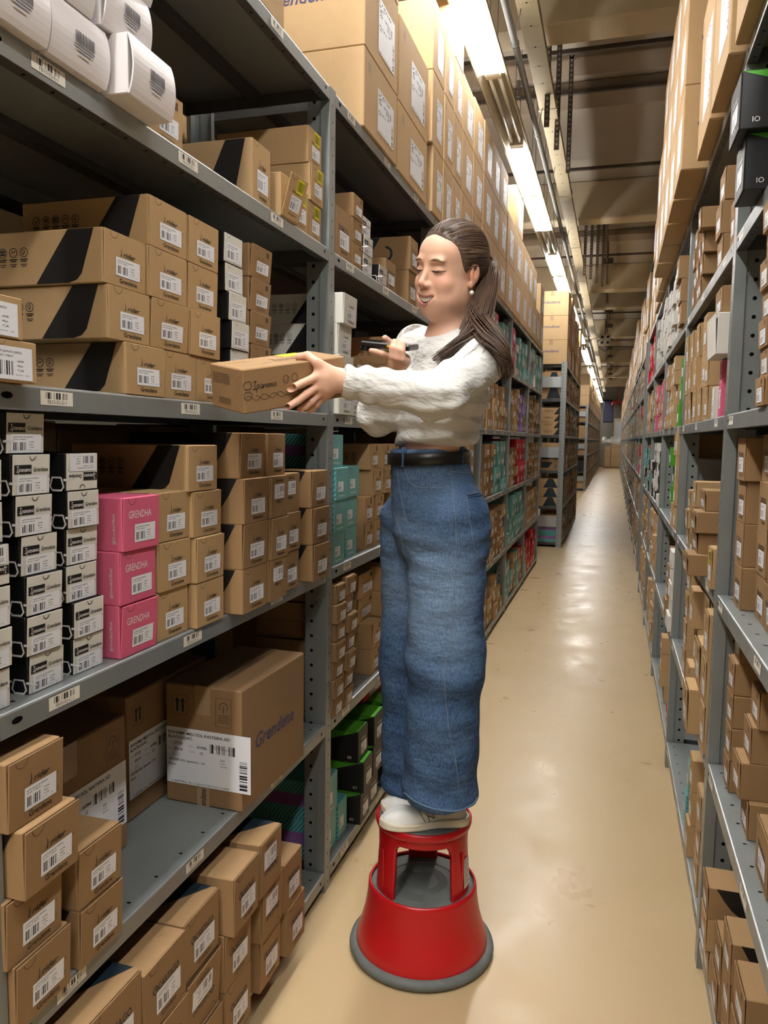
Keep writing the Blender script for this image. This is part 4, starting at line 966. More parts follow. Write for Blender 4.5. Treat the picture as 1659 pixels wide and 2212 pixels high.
# FAR: everything farther goes here: (side, xf, y, w, z, h, n, type)
def bay_fill(side, name, y0, spec, xf, zs, objects=True, stepw=.168, dep=.3):
    for sh, cols in spec.items():
        y = y0+.07
        for q, (ty, n, h) in enumerate(cols):
            n = min(n, int((zs[sh+1]-zs[sh]-.045)/h))
            if objects: stack(side, name, sh, q, xf-side*(-.012), y, y+stepw-.022, zs[sh], h, n, ty, detail=1)
            else: FAR.append((side, xf+side*.012, y, stepw-.02, zs[sh], h, n, ty, dep))
            y += stepw
bay_fill(-1, 'fourth left bay', 5.38, SP4, XLF, LZ)
bay_fill(-1, 'fifth left bay', 6.88, SP5, XLF, LZ, False)
bay_fill(-1, 'sixth left bay', 8.38, SP6, XLF, LZ, False)
S7 = {0: SP5[1], 1: SP4[3], 2: SP5[3], 3: SP6[4], 4: SP4[1]}; S8 = {0: SP4[0], 1: SP6[2], 2: SP4[4], 3: SP5[1], 4: SP4[3]}
SR3 = {0: SP4[0], 1: SP6[1], 2: [('kids', 4, .09), ('white', 6, .07)]*4, 3: [('pink', 4, .11), ('pink', 4, .11), ('slim', 3, .12), ('vegan', 3, .1)]*2, 4: [('white', 5, .08)]*8}
SR4 = {0: SP6[1], 1: SP4[1], 2: [('vegan', 4, .1), ('kids', 4, .09), ('teal', 3, .12), ('teal', 3, .12)]*2, 3: SP4[3], 4: SP6[0]}
bay_fill(1, 'fourth right bay', 5.34, SR3, XRF, RZ, False); bay_fill(1, 'fifth right bay', 6.83, SR4, XRF, RZ, False)
rr_ = random.Random(5)
def mixspec():
    pool = [('zaxy', 4, .1), ('slim', 3, .12), ('vegan', 4, .1), ('teal', 3, .12), ('kids', 5, .07), ('plain', 3, .13), ('strip', 5, .07), ('white', 5, .07), ('rider2', 4, .1), ('pink', 3, .11), ('red', 3, .12), ('plain2', 3, .12)]
    wts = [4, 4, 4, 2, 1, 4, 3, 1, 3, .4, .4, 3]
    return {s: rr_.choices(pool, wts, k=8) for s in range(5)}
for Y in LY2[:-1]: bay_fill(-1, '', Y, mixspec(), XL2, LZ, False)
for Y in LY3[:-1]: bay_fill(-1, '', Y, mixspec(), XL3, LZ, False)
for Y in RY2[:-1]: bay_fill(1, '', Y, mixspec(), XR2, RZ, False)
for Y in RY3[:-1]: bay_fill(1, '', Y, mixspec(), XR3, RZ, False)
COL = {'rider': 'kraft', 'rider2': 'kraft2', 'kids': 'black_card', 'pink': 'pink', 'teal': 'teal_front', 'plain': 'kraft', 'plain2': 'kraft2', 'white': 'white_card', 'zaxy': 'kraft', 'red': 'red', 'purple': 'purple', 'vegan': 'kraft2', 'slim': 'kraft', 'strip': 'kraft2', 'cartago': 'kraft', 'carton': 'carton', 'gfront': 'green', 'green': 'green', 'whiterider': 'white_card', 'yel': 'kraft'}
def far_mesh(items, name, label):
    b = MB(); rr = random.Random(9); origin = items[0]
    for side, xf, y, w_, z0, h, n, ty, dep in items:
        z = z0
        for i in range(n):
            j = rr.uniform(-.02, .02); x = xf+side*(-j)*.7; a, c = (x-dep, x) if side < 0 else (x, x+dep)
            b.box(a, c, y, y+w_, z+.001, z+h-.001, COL[ty])
            fx = x+.0015*(-side)
            yy = y+w_*rr.uniform(.25, .4); q = [(fx, yy, z+h*.2), (fx, yy+w_*.5, z+h*.2), (fx, yy+w_*.5, z+h*.58), (fx, yy, z+h*.58)]
            b.add(q, [(0, 1, 2, 3) if side < 0 else (3, 2, 1, 0)], 'paper')
            z += h
    o = ob(name, b); tag(o, label, 'boxes', None, 'stuff'); return o
def far_group(f, label):
    it = [q for q in FAR if f(q)]
    if it: far_mesh(it, 'shoebox_stacks', label)
far_group(lambda q: q[0] < 0 and q[2] < 10.5, 'teal, pink, red, lilac and kraft shoeboxes filling the farther left bays')
far_group(lambda q: q[0] < 0 and 10.5 < q[2] < 20, 'shoeboxes filling the second left shelving run')
far_group(lambda q: q[0] < 0 and q[2] > 20, 'shoeboxes filling the farthest left shelving run')
far_group(lambda q: q[0] > 0 and q[2] < 9, 'green, pink, white and kraft shoeboxes in the farther right bays')
far_group(lambda q: q[0] > 0 and 9 < q[2] < 24, 'shoeboxes filling the second right shelving run')
far_group(lambda q: q[0] > 0 and q[2] > 24, 'shoeboxes filling the farthest right shelving run')
# boxes seen end-on in the end frame of the second left run
for i, (z, h, n, ty, d_) in enumerate([(LZ[0], .13, 2, 'teal', .40), (LZ[1], .135, 3, 'tree', .40), (LZ[2], .12, 2, 'cartago', .40), (LZ[3], .098, 4, 'rider', .40), (LZ[4], .19, 2, 'tree', .40)]):
    stack(-1, 'second left run end', i, 0, XL2-.02, 11.485, 11.62, z, h, n, ty, jit=0, d=d_ - .02)
# ---- cartons on the top shelves
def crow(side, xf, y, w_, z, hs, name, q, yoffs=None, d=.44, detail=2, ty='carton', xs=None):
    for i, h in enumerate(hs):
        dy = yoffs[i] if yoffs else 0; dx = xs[i] if xs else 0
        put(side, xf+dx, y+dy, y+w_+dy, z+sum(hs[:i]), h, ty, 'large carton, %s, %s, %s' % (['bottom', 'second up', 'third up', 'fourth up'][i], q, name), 'cartons on top of the shelving, '+name, False, 0, 0, d, detail)
TOP = 'top of left shelving'
crow(-1, -.886, 1.28, .40, LZ[5], [.33, .33], TOP, 'first stack from the camera')
crow(-1, -.886, 1.69, .33, LZ[5], [.33, .33], TOP, 'stack before the gap', )
crow(-1, -.876, 2.676, .425, LZ[5], [.268, .335, .33], TOP, 'first stack after the gap', d=.56)
crow(-1, -.880, 3.135, .50, LZ[5], [.27, .33], TOP, 'second stack after the gap')
yq = [3.745, 3.93, 4.165, 4.43, 4.78, 5.16]
lab_ = ['third', 'fourth', 'fifth', 'sixth', 'seventh', 'eighth', 'ninth', 'tenth', 'eleventh', 'twelfth']
crow(-1, -.875, 3.70, .245, LZ[5], [.31, .325, .32], TOP, 'third stack after the gap', [.03, .0, .0])
crow(-1, -.872, 3.955, .225, LZ[5], [.31, .32, .30], TOP, 'fourth stack after the gap')
crow(-1, -.872, 4.190, .225, LZ[5], [.31, .32, .28, .29], TOP, 'fifth stack after the gap', [0, 0, .0, .0])
for i, (y, w_, hs) in enumerate([(4.43, .34, [.31, .32, .30]), (4.785, .35, [.31, .32, .32]), (5.16, .355, [.31, .33, .32]), (5.53, .35, [.31, .33, .32]), (5.89, .41, [.32, .33, .32]),
                                 (6.34, .44, [.35, .37]), (6.80, .56, [.36, .36, .34]), (7.40, .44, [.36, .37]), (7.86, .44, [.36, .37]), (8.32, .44, [.36, .37]), (8.78, .44, [.36]), (9.24, .44, [.36, .35])]):
    crow(-1, -.872, y, w_, LZ[5], hs, TOP, ['sixth', 'seventh', 'eighth', 'ninth', 'tenth', 'eleventh', 'twelfth', 'thirteenth', 'fourteenth', 'fifteenth', 'sixteenth', 'seventeenth'][i]+' after the gap')
# stack with its lettered side towards the camera at the end of the second run
for i in range(3):
    put(-1, XL2-.005, 11.43, 11.92, LZ[5]+.34*i, .338, 'carton', 'shipping carton, %s of three, lettered side to camera, end of second left run' % ['bottom', 'middle', 'top'][i], 'cartons on the end of the second left run', d=.46)
def far_cartons(side, xf, y0, y1, z, label, seed, D=.44, over=0):
    b = MB(); rr = random.Random(seed); y = y0
    while y < y1-.3:
        w_ = rr.uniform(.32, .5); n = rr.choice((2, 3, 3)); zz = z
        for i in range(n):
            h = rr.uniform(.30, .36); x = xf-side*over+rr.uniform(-.02, .02); a, c = (x-D, x) if side < 0 else (x, x+D)
            b.cbox(a, c, y, y+w_-.006, zz+.001, zz+h-.002, .004, 'carton')
            fx = x-side*.0015; q = [(fx, y+w_*.3, zz+h*.15), (fx, y+w_*.85, zz+h*.15), (fx, y+w_*.85, zz+h*.75), (fx, y+w_*.3, zz+h*.75)]
            b.add(q, [(0, 1, 2, 3) if side < 0 else (3, 2, 1, 0)], 'sheet_small', [((0, 0), (1, 0), (1, 1), (0, 1)) if side < 0 else ((0, 1), (1, 1), (1, 0), (0, 0))])
            zz += h
        y += w_
    tag(ob('carton_stacks', b), label, 'cartons', None, 'stuff')
far_cartons(-1, XL2, 11.95, 15.9, LZ[5], 'cartons piled along the top of the second left shelving run', 21)
far_cartons(-1, XL3, 25.0, 45.5, LZ[5], 'cartons piled along the top of the farthest left shelving run', 22)
TR = 'top of right shelving'
for i, (y, w_, hs) in enumerate([(1.90, .42, [.33, .33]), (2.36, .40, [.50, .34]), (2.80, .40, [.50]), (3.28, .38, [.31, .31, .31]), (3.69, .36, [.31, .31, .31]), (4.08, .40, [.33, .33, .3]), (4.50, .40, [.33, .33, .3]), (4.95, .40, [.33, .33]), (5.40, .4, [.33, .33, .3]), (5.85, .4, [.33, .33])]):
    crow(1, [.26, .25, .25, .20, .20, .20, .20, .2, .25, .25][i], y, w_, RZ[5], hs, TR, ['first', 'second', 'third', 'fourth', 'fifth', 'sixth', 'seventh', 'eighth', 'ninth', 'tenth'][i]+' stack', d=.46)
far_cartons(1, XRF, 6.35, 8.3, RZ[5], 'cartons on top of the far end of the near right shelving', 23)
far_cartons(1, XR2, 9.75, 23, RZ[5], 'cartons piled along the top of the second right shelving run', 24)
far_cartons(1, XR3, 24.7, 45, RZ[5], 'cartons piled along the top of the farthest right shelving run', 25)
# ---- the shelving that backs on to the left run, seen through the gaps as pale cartons
def backing(side, x0, y0, y1, zs, label, seed, D=.42):
    b = MB(); rr = random.Random(seed)
    for j in range(5):
        b.box(min(x0, x0+side*D), max(x0, x0+side*D), y0, y1, zs[j]-.03, zs[j], 'steel'); y = y0
        while y < y1-.3:
            w_ = rr.uniform(.34, .5); h = rr.uniform(.45, .48); a, c = sorted((x0+side*.01, x0+side*D))
            b.cbox(a, c, y, y+w_-.002, zs[j]+.001, zs[j]+h, .004, rr.choice(('carton', 'carton_dark', 'carton'))); y += w_
    tag(ob('back_row_cartons', b), label, 'cartons', None, 'stuff')
backing(-1, XLF-LD-.03, .9, 9.8, LZ, 'cartons in the row behind the left shelving, glimpsed through it', 31)
backing(1, XRF+RD+.03, .9, 8.3, RZ, 'cartons in the row behind the right shelving, glimpsed through it', 32)
# ---- far end of the aisle
pal = bpy.data.objects.new('pallet', None); C.objects.link(pal); pal.location = (-.55, 46.3, 0)
tag(pal, 'wooden pallet under the carton pile at the aisle end', 'pallet')
ob('pallet_block', MB().box(0, 1.3, 0, .1, 0, .1, 'carton_dark').box(0, 1.3, .5, .6, 0, .1, 'carton_dark').box(0, 1.3, 1.1, 1.2, 0, .1, 'carton_dark'), pal)
for i in range(5): ob('pallet_board', MB().box(.02+i*.27, .18+i*.27, 0, 1.2, .1, .12, 'kraft'), pal)
for i, (x, z, w_, h) in enumerate([(-.5, .12, .32, .5), (-.15, .12, .72, .55), (-.15, .67, .72, .5), (-.15, 1.17, .5, .3), (.6, .12, .3, .9), (-.52, .62, .35, .35), (.4, 1.17, .45, .3), (.6, 1.02, .3, .15), (-.5, .97, .33, .3)]):
    tag(ob('carton', MB().cbox(0, w_-.01, 0, .6, 0, h-.01, .01, 'carton'), None, (x, 46.4, z)), 'tan carton %s of the pile at the aisle end' % ['low left', 'at the middle bottom', 'in the middle', 'upper left', 'low right', 'mid left', 'upper right', 'right on the second layer', 'top left'][i], 'carton', 'cartons piled at the aisle end')
b = MB(); 
for i in range(9): b.tube([(-.6+.16*i, 46.35, 1.50+.06*math.sin(i)), (-.55+.15*i, 46.9, 1.62+.08*math.cos(i*2))], [.10, .13], 'white_card', 7)
tag(ob('plastic_wrap', b), 'crumpled white plastic sheeting on top of the far carton pile', 'plastic')
structure('door_1', MB().cbox(-.05, .75, 48.52, 48.58, 0, 2.9, .01, 'beam').cbox(.05, .65, 48.50, 48.53, .1, 2.7, .01, 'paper'))
tag(ob('blue_container', MB().cbox(-.66, -.12, 46.6, 47.2, 2.6, 3.9, .03, 'navy').box(-.62, -.16, 46.57, 46.6, 2.7, 3.8, 'ink_blue')), 'dark blue container high at the end of the aisle', 'container')
tag(ob('hose_bundle', MB().tube([(-.2+.06*i, 45.5, 3.55+.25*abs(math.sin(i*1.1))) for i in range(16)], .05, 'red', 6).tube([(.1, 45.5, 3.7), (.1, 45.5, 5.0)], .02, 'red', 5)), 'red hose bundle hanging near the far ceiling', 'hose')
# ---------------------------------------------------------------- distance-field modelling helpers
V3 = lambda *a: np.array(a, dtype=np.float64)
_F3, _R3, _U3 = [np.array(q) for q in (_F, _R, _U)]
CAMP = V3(0, 0, CAM_H)
def ray(u, v): return _F3*FPX+_R3*(u-829.5)-_U3*(v-1106)
def at(u, v, y): d = ray(u, v); return CAMP+d*(y/d[1])
def at_plane(u, v, p0, n): d = ray(u, v); return CAMP+d*(np.dot(p0-CAMP, n)/np.dot(d, n))
def smin(a, b, k):
    h = np.clip(.5+.5*(b-a)/k, 0, 1); return b*(1-h)+a*h-k*h*(1-h)
def smax(a, b, k): return -smin(-a, -b, k)
def s_ell(P, c, r, B=None):
    q = P-c
    if B is not None: q = np.stack([q @ B[0], q @ B[1], q @ B[2]], -1)
    r = np.array(r); k0 = np.linalg.norm(q/r, axis=-1); k1 = np.linalg.norm(q/(r*r), axis=-1)+1e-9
    return k0*(k0-1)/k1
def s_cone(P, a, b, ra, rb):
    ba = b-a; pa = P-a; t = np.clip(pa @ ba/(ba @ ba), 0, 1)
    return np.linalg.norm(pa-t[:, None]*ba, axis=-1)-(ra+(rb-ra)*t)
def s_econe(P, a, b, ra, rb, l, f):
    """cone with elliptical section (radii along l and f), rounded ends"""
    ba = b-a; pa = P-a; t = np.clip(pa @ ba/(ba @ ba), 0, 1); v = pa-t[:, None]*ba
    rl = ra[0]+(rb[0]-ra[0])*t; rf = ra[1]+(rb[1]-ra[1])*t
    vl, vf = v @ l, v @ f; vo = np.sqrt(np.maximum((v*v).sum(-1)-vl**2-vf**2, 0))
    q = np.sqrt((vl/rl)**2+(vf/rf)**2+(vo/np.minimum(rl, rf))**2)
    return (q-1)*np.minimum(rl, rf)
def wob(P, s, seed=0):
    x, y, z = (P*s).T
    return (np.sin(x+1.7*np.sin(y*.9+seed))*np.cos(y*1.1+1.3*np.sin(z*.8+seed*2))+np.sin(z*1.3+1.5*np.sin(x*.7+seed)))*.5
def nets(D, o, h):
    S = D < 0; nx, ny, nz = D.shape
    c = S[:-1, :-1, :-1]; mix_ = np.zeros((nx-1, ny-1, nz-1), bool)
    for i in (0, 1):
        for j in (0, 1):
            for k in (0, 1): mix_ |= S[i:nx-1+i, j:ny-1+j, k:nz-1+k] != c
    I = np.argwhere(mix_); idx = -np.ones(mix_.shape, np.int64); idx[tuple(I.T)] = np.arange(len(I))
    acc = np.zeros((len(I), 3)); cnt = np.zeros(len(I))
    for a in range(3):
        for p in (0, 1):
            for q in (0, 1):
                o0 = [0, 0, 0]; o1 = [0, 0, 0]; oth = [x for x in range(3) if x != a]
                o0[oth[0]] = o1[oth[0]] = p; o0[oth[1]] = o1[oth[1]] = q; o1[a] = 1
                A = I+o0; B = I+o1; da = D[tuple(A.T)]; db = D[tuple(B.T)]
                m_ = (da < 0) != (db < 0); t = np.where(m_, da/np.where(m_, da-db, 1), 0)
                pt = A+t[:, None]*(np.array(o1)-np.array(o0)); acc += np.where(m_[:, None], pt, 0); cnt += m_
    V = o+h*acc/cnt[:, None]; Fs = []
    for a in range(3):
        b, c2 = (a+1) % 3, (a+2) % 3
        s0 = [slice(None)]*3; s1 = [slice(None)]*3; s0[a] = slice(0, -1); s1[a] = slice(1, None)
        ch = S[tuple(s0)] != S[tuple(s1)]; E_ = np.argwhere(ch)
        E_ = E_[(E_[:, b] > 0) & (E_[:, c2] > 0) & (E_[:, b] < D.shape[b]-1) & (E_[:, c2] < D.shape[c2]-1)]
        ins = S[tuple(E_.T)]
        def sh(db, dc): q = E_.copy(); q[:, b] -= db; q[:, c2] -= dc; return idx[tuple(q.T)]
        q = np.stack([sh(1, 1), sh(0, 1), sh(0, 0), sh(1, 0)], 1); q[~ins] = q[~ins][:, ::-1]
        Fs.append(q)
    return V, np.concatenate(Fs)
def sdf_mesh(fn, lo, hi, h, name, mats, matfn=None, colfn=None):
    lo, hi = np.array(lo, float), np.array(hi, float); n = np.ceil((hi-lo)/h).astype(int)+1; Bk = 8
    nb = np.ceil(n/Bk).astype(int); n = nb*Bk+1
    D = np.full(tuple(n), 9.0, np.float32)
    bi = np.stack(np.meshgrid(*[np.arange(q) for q in nb], indexing='ij'), -1).reshape(-1, 3)
    dc = fn(lo+(bi*Bk+Bk/2)*h); act = bi[np.abs(dc) < Bk*h*1.25+.012]; ins = bi[dc < 0]
    for b_ in ins: D[b_[0]*Bk:b_[0]*Bk+Bk+1, b_[1]*Bk:b_[1]*Bk+Bk+1, b_[2]*Bk:b_[2]*Bk+Bk+1] = -9
    g = np.stack(np.meshgrid(*[np.arange(Bk+1)]*3, indexing='ij'), -1).reshape(-1, 3)
    for s in range(0, len(act), 400):
        A = act[s:s+400]; G = (A[:, None]*Bk+g[None]).reshape(-1, 3); d = fn(lo+G*h)
        D[tuple(G.T)] = d
    V, Fc = nets(D, lo, h)
    me = bpy.data.meshes.new(name); me.vertices.add(len(V)); me.vertices.foreach_set('co', V.astype(np.float32).ravel())
    me.loops.add(len(Fc)*4); me.loops.foreach_set('vertex_index', Fc.ravel().astype(np.int32))
    me.polygons.add(len(Fc)); me.polygons.foreach_set('loop_start', np.arange(0, len(Fc)*4, 4, dtype=np.int32))
    me.polygons.foreach_set('use_smooth', np.ones(len(Fc), bool)); 
    for q in mats: me.materials.append(M[q])
    me.update(calc_edges=True); me.validate()
    if matfn is not None: me.polygons.foreach_set('material_index', matfn(V[Fc].mean(1)).astype(np.int32))
    if colfn is not None:
        at_ = me.color_attributes.new('tint', 'FLOAT_COLOR', 'POINT'); c = np.ones((len(V), 4), np.float32); c[:, :3] = colfn(V); at_.data.foreach_set('color', c.ravel())
    me.update(); return me
# ---------------------------------------------------------------- materials of the person
def skin():
    t = NT('skin'); a = t.n('ShaderNodeVertexColor', layer_name='tint'); o = t.coord('Object')
    nz = t.noise(o, 60, 3); c = t.mix(t.M('MULTIPLY', nz, .12), a.outputs['Color'], sr(196, 130, 100))
    t.b.inputs['Subsurface Weight'].default_value = .12; t.b.inputs['Subsurface Radius'].default_value = (.012, .004, .002)
    t.b.inputs['Subsurface Scale'].default_value = .5
    t.bump(t.noise(o, 500, 2), .06, .0005)
    return t.fin(c, .48, 0, .4)
M['skin'] = skin()
def denim():
    t = NT('blue_denim'); o = t.coord('Object'); a = t.n('ShaderNodeVertexColor', layer_name='tint').outputs['Color']
    x = t.xyz(o); tw = t.noise(t.comb(t.M('MULTIPLY', x[0], 1), t.M('MULTIPLY', x[1], 1), t.M('MULTIPLY', x[2], .22)), 420, 3, .6)
    big = t.noise(o, 9, 4, .6)
    f = t.M('ADD', t.M('MULTIPLY', tw, .55), t.M('MULTIPLY', big, .25))
    c = t.mix(t.ramp(t.M('ADD', f, 0), .26, .56, 0, 1), sr(28, 47, 80), sr(88, 117, 152))
    wash = t.xyz(a)[0]
    c = t.mix(t.M('MULTIPLY', t.M('MULTIPLY', wash, .75), t.ramp(tw, .35, .65, .55, 1)), c, sr(142, 166, 192))
    fold = t.noise(t.comb(t.M('MULTIPLY', x[0], 1.0), t.M('MULTIPLY', x[1], 1.0), t.M('MULTIPLY', x[2], 2.6)), 9, 3, .55)
    t.bump(t.M('ADD', t.M('MULTIPLY', tw, .10), fold), .8, .016)
    return t.fin(c, .85, 0, .15)
M['denim'] = denim()
def knit():
    t = NT('white_cotton_jersey'); o = t.coord('Object'); nz = t.noise(o, 8, 4, .6)
    x = t.xyz(o); fold = t.noise(t.comb(t.M('ADD', x[0], t.M('MULTIPLY', x[2], .8)), x[1], t.M('MULTIPLY', x[2], 2.0)), 13, 3, .55)
    t.bump(fold, .75, .020)
    t.b.inputs['Sheen Weight'].default_value = .15
    return t.fin(t.mix(nz, sr(206, 204, 199), sr(218, 216, 211)), .85, 0, .15)
M['jersey'] = knit()
def hairm():
    t = NT('brown_hair'); o = t.coord('Object'); x = t.xyz(o)
    an = t.M('ARCTAN2', t.M('SUBTRACT', x[2], .030), t.M('ADD', t.M('ABSOLUTE', x[0]), .002))
    st = t.noise(t.comb(t.M('MULTIPLY', an, 6), t.M('MULTIPLY', x[1], 5), 0), 9, 4, .65)
    c = t.mix(t.ramp(st, .3, .7, 0, 1), sr(44, 30, 22), sr(108, 82, 62)); t.bump(st, .6, .0022)
    t.b.inputs['Anisotropic'].default_value = .4
    return t.fin(c, .42, 0, .5)
M['hair'] = hairm()
M['hair_strand'] = plain('brown_hair_strands', sr(76, 54, 40), .42, 0, .45, 22, .5)
M['hair_dark'] = plain('dark_brown_strands', sr(50, 35, 26), .4, 0, .3, 30, .5)
M['hair_light'] = plain('light_brown_strands', sr(118, 92, 70), .4, 0, .3, 30, .5)
M['lip'] = plain('lip_skin', sr(188, 116, 108), .45, 0, .05)
M['nail'] = plain('fingernail', sr(232, 178, 160), .3, 0, .02)
M['teeth'] = plain('teeth_enamel', sr(232, 224, 204), .25, 0, .02)
M['mouthin'] = plain('mouth_inside', sr(70, 24, 22), .6)
M['brow'] = plain('eyebrow_hair', sr(132, 100, 78), .8, 0, .2, 90)
M['lash'] = plain('eyelash', sr(30, 20, 18), .7)
M['eyew'] = plain('eyeball', sr(222, 216, 208), .2)
M['iris'] = plain('iris_brown', sr(52, 34, 24), .2)
M['pearl'] = plain('pearl', sr(232, 226, 214), .18, .1, .02, 10, .8)
M['gold'] = plain('rose_gold', sr(200, 130, 96), .25, .9, .05)
M['leather'] = plain('black_leather', sr(22, 20, 20), .38, 0, .2, 40, .5, .2)
M['brass'] = plain('dull_buckle', sr(60, 56, 50), .3, .8)
M['thread'] = plain('pale_seam_thread', sr(120, 128, 138), .8, 0, .2, 90)
M['fray'] = plain('frayed_hem', sr(84, 106, 134), .9, 0, .2, 200)
M['shoe'] = plain('white_shoe_leather', sr(232, 230, 224), .45, 0, .03, 30, .4)
M['sole'] = plain('off_white_rubber', sr(222, 214, 192), .55, 0, .05, 30)
M['device'] = plain('black_device_plastic', sr(18, 18, 20), .35, 0, .1, 40, .5)
M['screen'] = plain('device_screen', sr(10, 12, 16), .08, 0, .02, 5, .7)
M['key'] = plain('yellow_scan_key', sr(214, 160, 20), .4)
# ---------------------------------------------------------------- pose
def frame(az, pi_, ro):
    f = V3(math.cos(az)*math.cos(pi_), math.sin(az)*math.cos(pi_), -math.sin(pi_)); l0 = np.cross([0, 0, 1], f); l0 /= np.linalg.norm(l0)
    u0 = np.cross(f, l0); return f, math.cos(ro)*l0+math.sin(ro)*u0, -math.sin(ro)*l0+math.cos(ro)*u0
HO = V3(-.428, 2.049, 1.986); hf, hl, hu = frame(-2.12, .15, -.20); HB = np.array([hl, hf, hu])
def hp(x, y, z): return HO+x*hl+y*hf+z*hu
az = math.radians(-146); tf = V3(math.cos(az), math.sin(az), 0); tl = np.cross([0, 0, 1], tf)
neck0 = hp(0, -.020, -.075); neckb = at(967, 712, 2.085)
Lsh, Rsh = at(1038, 780, 1.975), at(900, 752, 2.205)
Lel, Lwr = at(948, 856, 1.80), at(732, 823, 1.715)
Rel, Rwr = at(818, 893, 2.08), at(850, 798, 1.965)
chest = at(962, 850, 2.10); waist = at(926, 968, 2.13); pelv = at(938, 1085, 2.14)
rib = at(948, 910, 2.115)
# held box frame
def eul(a, b, c): return np.array(Matrix.Rotation(c, 3, 'Z') @ Matrix.Rotation(b, 3, 'Y') @ Matrix.Rotation(a, 3, 'X'))
BXO = V3(-.7549, 1.5132, 1.5939); BXR = eul(.1671, -.1778, 1.0475)
bn = -BXR[:, 1]                                    # outward normal of the long near side
bt = BXR[:, 2]
def onbox(u, v, off): p0 = BXO+bn*off; return at_plane(u, v, p0, bn)
def ontop(u, v, off): p0 = BXO+BXR @ V3(0, 0, .095)+bt*off; return at_plane(u, v, p0, bt)
Lhand = []
r = .0085
Lwr = onbox(735, 822, .030)
Lpalm = [(Lwr, onbox(704, 815, .020), .024, .021), (Lwr, onbox(703, 835, .020), .024, .021), (onbox(704, 815, .020), onbox(684, 814, .013), .019, .0125),
         (onbox(703, 830, .018), onbox(686, 834, .012), .019, .0125), (onbox(703, 843, .016), onbox(692, 850, .010), .017, .011), (onbox(704, 848, .014), onbox(698, 860, .006), .014, .010),
         (Lwr, onbox(690, 790, .012), .020, .014)]
Lfing = [[onbox(684, 814, .013), onbox(653, 828, .0125), onbox(634, 837, .0095), onbox(615, 845, .0075)],
         [onbox(686, 834, .012), onbox(662, 851, .015), onbox(642, 867, .0105), onbox(622, 879, .005)],
         [onbox(692, 848, .010), onbox(672, 868, .012), onbox(660, 878, .005), onbox(648, 884, -.004)],
         [onbox(698, 858, .006), onbox(684, 874, .008), onbox(676, 882, .002), onbox(668, 887, -.008)]]
Lthumb = [onbox(704, 800, .018), onbox(683, 783, .010), ontop(664, 768, .010), ontop(645, 771, .0065)]
# scanner / phone in the right hand
ph_c = at(842, 746, 1.935); ph_x = at(905, 754, 1.93)-at(777, 741, 1.94); ph_x /= np.linalg.norm(ph_x)
ph_z = V3(.05, -.16, 1.0); ph_z -= ph_x*(ph_z @ ph_x); ph_z /= np.linalg.norm(ph_z); ph_z = ph_z if ph_z[2] > 0 else -ph_z
ph_y = np.cross(ph_z, ph_x)
def pp(x, y, z): return ph_c+x*ph_x+y*ph_y+z*ph_z
Rpalm = [(Rwr, pp(.022, .005, -.040), .024, .024), (pp(.022, .005, -.040), pp(.010, .0, -.026), .024, .018), (pp(.022, .0, -.036), pp(.040, -.016, -.028), .022, .014), (Rwr, pp(.044, .0, -.034), .022, .016)]
Rfing = [[pp(.030, -.014, -.030), pp(.026, -.050, -.022), pp(.027, -.052, -.002), pp(.026, -.040, .013)],
         [pp(.040, -.012, -.032), pp(.040, -.052, -.024), pp(.040, -.053, -.003), pp(.039, -.041, .013)],
         [pp(.050, -.010, -.034), pp(.053, -.048, -.026), pp(.052, -.052, -.006), pp(.051, -.042, .010)],
         [pp(.014, -.010, -.026), pp(-.006, -.034, -.020), pp(-.020, -.042, -.016), pp(-.032, -.046, -.014)]]
Rthumb = [pp(.016, .018, -.034), pp(.002, .046, -.020), pp(-.016, .050, .002), pp(-.028, .036, .014)]
LEG = {'L': dict(hip=at(968, 1120, 2.085), knee=at(962, 1420, 2.085), ank=at(950, 1715, 2.10)), 'R': dict(hip=at(890, 1120, 2.235), knee=at(893, 1420, 2.25), ank=at(893, 1690, 2.255))}
